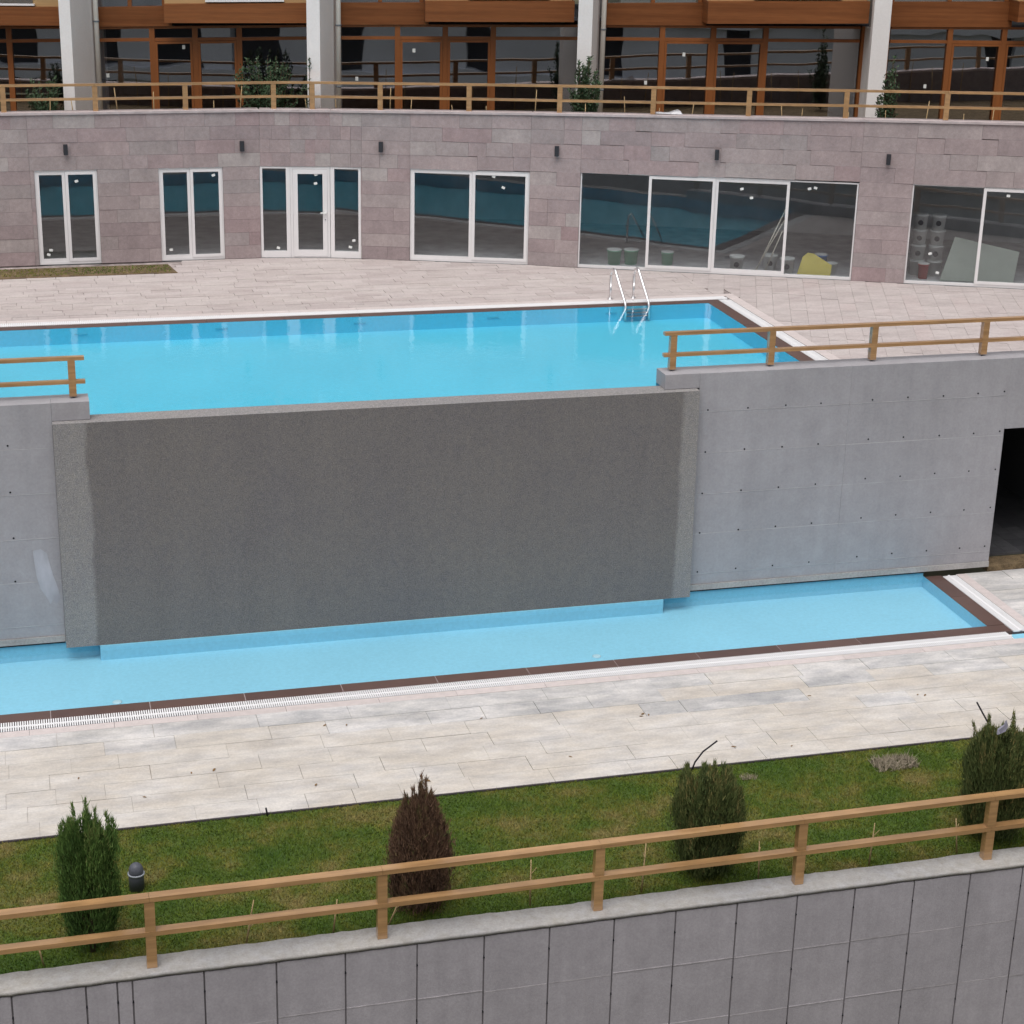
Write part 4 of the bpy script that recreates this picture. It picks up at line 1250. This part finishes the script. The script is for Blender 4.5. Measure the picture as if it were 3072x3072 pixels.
# ------------------------------------------------------------------ irrigation hoses, stalks, litter
for pth, lab in (([(8.28, 20.57, -.01), (8.33, 20.58, .12), (8.44, 20.59, .26), (8.64, 20.60, .395)], 'curved black hose end rising from the lawn edge'),
                 ([(12.84, 20.58, -.01), (12.68, 20.59, .27), (12.49, 20.60, .575)], 'straight black hose end beside the right shrub'),
                 ([(2.575, 20.57, -.01), (2.555, 20.58, .115)], 'short black hose stub at the lawn edge on the left')):
    tag(MB().tube(pth, .012, 8).build('hose', 'black_hose'), lab, 'hose', 'irrigation hose ends')
for i in range(34):
    x = -1.5 + i * .68 + random.uniform(-.25, .25)
    y = fy(x) + random.uniform(.35, .6)
    hh = random.choice([.52, .58, .62, .68, .76, .86])
    zz = 6.15
    dx, dy = random.uniform(-.07, .07), random.uniform(-.04, .04)
    h2 = interp(x, ZT) - 6.6 + hh
    MB_ = MB().tube([(x, y, zz), (x + dx * .4, y + dy, zz + h2 * .6), (x + dx, y + dy, zz + h2)], [.013, .012, .008], 5)
    tag(MB_.build('dry_stalk', 'stalk'), 'thin dry plant stalk poking up behind the top of the stone wall', 'stalk', 'dry stalks along the terrace edge')
for k, (x, y, h_, dx) in enumerate(((1.94, 17.72, .56, .10), (2.93, 17.75, .42, .05), (3.55, 17.72, .34, .14), (5.25, 17.78, .62, .0), (6.62, 17.78, .66, .03), (8.10, 17.76, .52, -.02), (9.55, 17.76, .58, .03), (10.75, 17.78, .5, -.06), (-.25, 17.8, .3, -.05))):
    mb = MB().tube([(x, y, 0), (x + dx * .5, y, h_ * .5), (x + dx, y + .01, h_)], [.011, .010, .006], 5)
    for j in range(2):
        hz = h_ * (.4 + .3 * j)
        mb.tube([(x + dx * hz / h_, y, hz), (x + dx + random.uniform(-.07, .07), y, hz + .08)], [.006, .003], 4)
    tag(mb.build('dry_stalk', 'stalk'), 'thin dry plant stalk on the lawn behind the foreground railing', 'stalk', 'dry stalks along the foreground railing')
def leaf(x, y, z, s, mat='tan_leaf'):
    an = random.uniform(0, 6.28); mb = MB()
    pts = [(-1, 0, .0), (-.3, .38, .12), (.5, .3, .2), (1, 0, .1), (.4, -.35, .16), (-.4, -.3, .05)]
    top = [(x + s * (px * math.cos(an) - py * math.sin(an)), y + s * (px * math.sin(an) + py * math.cos(an)), z + .004 + s * pz) for px, py, pz in pts]
    bot = [(p[0], p[1], p[2] - .003) for p in top]
    mb.v = top + bot
    mb.f = [tuple(range(6)), tuple(reversed(range(6, 12)))] + [(i, i + 6, (i + 1) % 6 + 6, (i + 1) % 6) for i in range(6)]
    mb.sm = [False] * 8
    return mb.build('dead_leaf', mat)
for x, y, s in ((4.75, 21.05, .055), (2.05, 21.95, .045), (1.75, 21.93, .03), (8.2, 22.35, .045), (8.27, 22.30, .03), (8.15, 22.28, .03), (4.0, 22.9, .03), (3.7, 22.95, .035),
                (12.4, 22.1, .03), (12.5, 22.06, .035), (9.1, 21.1, .04), (9.9, 20.95, .03), (3.3, 21.25, .04), (5.9, 22.7, .025), (.3, 22.1, .025), (10.8, 22.4, .03), (6.8, 21.3, .03), (1.1, 21.4, .03)):
    tag(leaf(x, y, .004, s), 'small brown dead leaf lying on the lower paving', 'leaf', 'dead leaves on the lower paving')
# heap of cut dry grass on the lawn and a pale wrapper on the terrace edge
hv = blades(900, -.30, .30, -.16, .16, 0, .09, .006)
hv = hv + np.array([11.05, 20.12, .0]); r_ = np.hypot((hv[:, :, 0] - 11.05) / .32, (hv[:, :, 1] - 20.12) / .16)
hv[:, :, 2] += np.clip(1 - r_, 0, 1) * .09
M['straw'] = material('straw', (.33, .28, .21), .9, [(20, .6, 1.3)])
tag(place(tri_mesh('straw_heap', hv, 'straw', rng.uniform(0, 1, len(hv))), 'straw_heap'), 'small grey heap of dry cuttings on the lawn', 'cuttings')
hv2 = blades(160, -.10, .10, -.05, .05, 0, .05, .005) + np.array([8.95, 20.2, .0])
tag(place(tri_mesh('straw_tuft', hv2, 'straw', rng.uniform(0, 1, len(hv2))), 'straw_tuft'), 'small pale tuft of dry grass near the curved hose', 'cuttings')
mb = MB()
wx, wz_ = 12.85, interp(12.85, ZT)
for i in range(9):
    for j in range(4):
        pass
ring_ = []
prof_ = [(-.42, .008), (-.30, .03), (-.2, .02), (-.1, .03), (.0, .07), (.06, .09), (.10, .07), (.13, .015)]
for k, (px, pz) in enumerate(prof_):
    x_ = wx + px; y_ = fy(x_) + .20
    ring_.append([(x_, y_ - .07, wz_ + .003), (x_, y_ - .03, wz_ + .003 + pz * .8), (x_, y_ + .03, wz_ + .003 + pz), (x_ + .01, y_ + .09, wz_ + .003)])
for a, b in zip(ring_[:-1], ring_[1:]):
    for j in range(3):
        mb.quad(a[j], b[j], b[j + 1], a[j + 1])
tag(mb.build('plastic_sheet', 'plastic_sheet'), 'crumpled pale plastic sheet lying on top of the stone wall', 'plastic sheet')

# ------------------------------------------------------------------ builders' materials behind the right windows
def bucket(x, y, z, label, body='bucket', r_=.15, h_=.30, logo=True, lid=True):
    t = thing('bucket', label, 'bucket', (x, y, z), "builders' buckets behind the glass")
    MB().lathe([(r_ * .82, z + .001), (r_ * .98, z + h_ * .93), (r_ * 1.05, z + h_ * .94), (r_ * 1.05, z + h_)], x, y, 18).build('body', body, t)
    if lid:
        MB().lathe([(r_ * 1.03, z + h_ + .001), (r_ * 1.03, z + h_ + .014)], x, y, 18).build('lid', 'bucket', t)
    if logo:
        d = Vector((-x, -y, 0)).normalized()
        c = Vector((x, y, z + h_ * .5)) + d * (r_ * .93 + .004)
        s = Vector((-d.y, d.x, 0))
        mb = MB(); k = 12
        mb.v = [tuple(c + s * (.055 * math.cos(6.283 * i / k)) + Vector((0, 0, .055 * math.sin(6.283 * i / k)))) for i in range(k)]
        mb.f = [tuple(range(k))]; mb.sm = [False]
        mb.build('logo', 'dark', t)
    return t
FZ = 3.60
bucket(14.28, 34.75, FZ, 'white bucket beside the leaning poles behind the glass')
bucket(15.02, 34.75, FZ, 'white bucket standing behind the middle window frame post')
bucket(15.24, 34.38, FZ, 'white bucket with dark round mark left of the yellow board')
bucket(16.10, 34.10, FZ, 'plain white bucket right of the yellow board', logo=False, lid=False, r_=.12, h_=.24)
bucket(16.02, 34.45, FZ, 'blue bucket behind the yellow board', 'bucket_blue', logo=False, r_=.13, h_=.34)
bucket(11.95, 35.75, FZ, 'left of two pale buckets behind the ladder', 'bucket_green', logo=False)
bucket(12.30, 35.70, FZ, 'right of two pale buckets behind the ladder', 'bucket_green', logo=False)
bucket(13.05, 35.55, FZ, 'green bucket on the floor behind the second pane', 'bucket_green', logo=False, r_=.13, h_=.26)
ux, uy = tx, ty
for row, nm in enumerate(('floor level', 'second', 'third', 'top')):
    for cidx, side in enumerate(('left', 'middle', 'right')):
        bx_ = 17.55 + cidx * .36 * ux; by_ = 33.95 + cidx * .36 * uy
        bucket(bx_, by_, FZ + row * .316, f'stacked bucket, {nm} row {side}, behind the far right window', logo=row > 0)
bucket(17.85, 33.45, FZ, 'dark red bucket in front of the stacked buckets', 'bucket_red', logo=False, r_=.11, h_=.3)
# yellow board
mb = MB()
P0 = Vector((15.36, 34.13, FZ)); U = Vector((ux, uy, 0)); Nn = Vector((-uy, ux, 0)) * .03
ol = [(0, 0), (.68, 0), (.70, .22), (.33, .43), (.20, .45), (.10, .36)]
fr0 = [P0 + U * a + Vector((0, 0, b)) + Vector((-uy, ux, 0)) * (b * .25) for a, b in ol]
bk = [p + Nn for p in fr0]
mb.v = [tuple(p) for p in fr0 + bk]; k = len(ol)
mb.f = [tuple(range(k)), tuple(reversed(range(k, 2 * k)))] + [(i, i + k, (i + 1) % k + k, (i + 1) % k) for i in range(k)]
mb.sm = [False] * len(mb.f)
tag(mb.build('board', 'yellow_board'), 'yellow insulation board offcut leaning behind the wide window', 'board')
mb = MB()
P0 = Vector((18.05, 33.10, FZ + .02)); P1 = Vector((19.45, 32.62, FZ + .02))
q = [P0, P1, P1 + Vector((.12, .10, .62)), P0 + Vector((.32, .12, .86))]
bk = [p + Vector((.01, .03, 0)) for p in q]
mb.v = [tuple(p) for p in q + bk]
mb.f = [(0, 1, 2, 3), (7, 6, 5, 4)] + [(i, i + 4, (i + 1) % 4 + 4, (i + 1) % 4) for i in range(4)]
mb.sm = [False] * 6
tag(mb.build('board', 'gypsum'), 'tilted pale green plasterboard sheet behind the far right window', 'board')
for (xa, ya), (xb, yb, zb), lab in (((14.62, 34.55), (15.02, 34.15, 4.95), 'longest pale pole leaning behind the wide window'),
                               ((14.66, 34.65), (15.03, 34.2, 4.72), 'middle pale pole leaning behind the wide window'), ((14.86, 34.6), (15.03, 34.25, 4.5), 'shortest pale pole leaning behind the wide window')):
    tag(MB().tube([(xa, ya, FZ), (xb, yb, zb)], .013, 7).build('pole', 'pole'), lab, 'pole', 'poles leaning indoors')
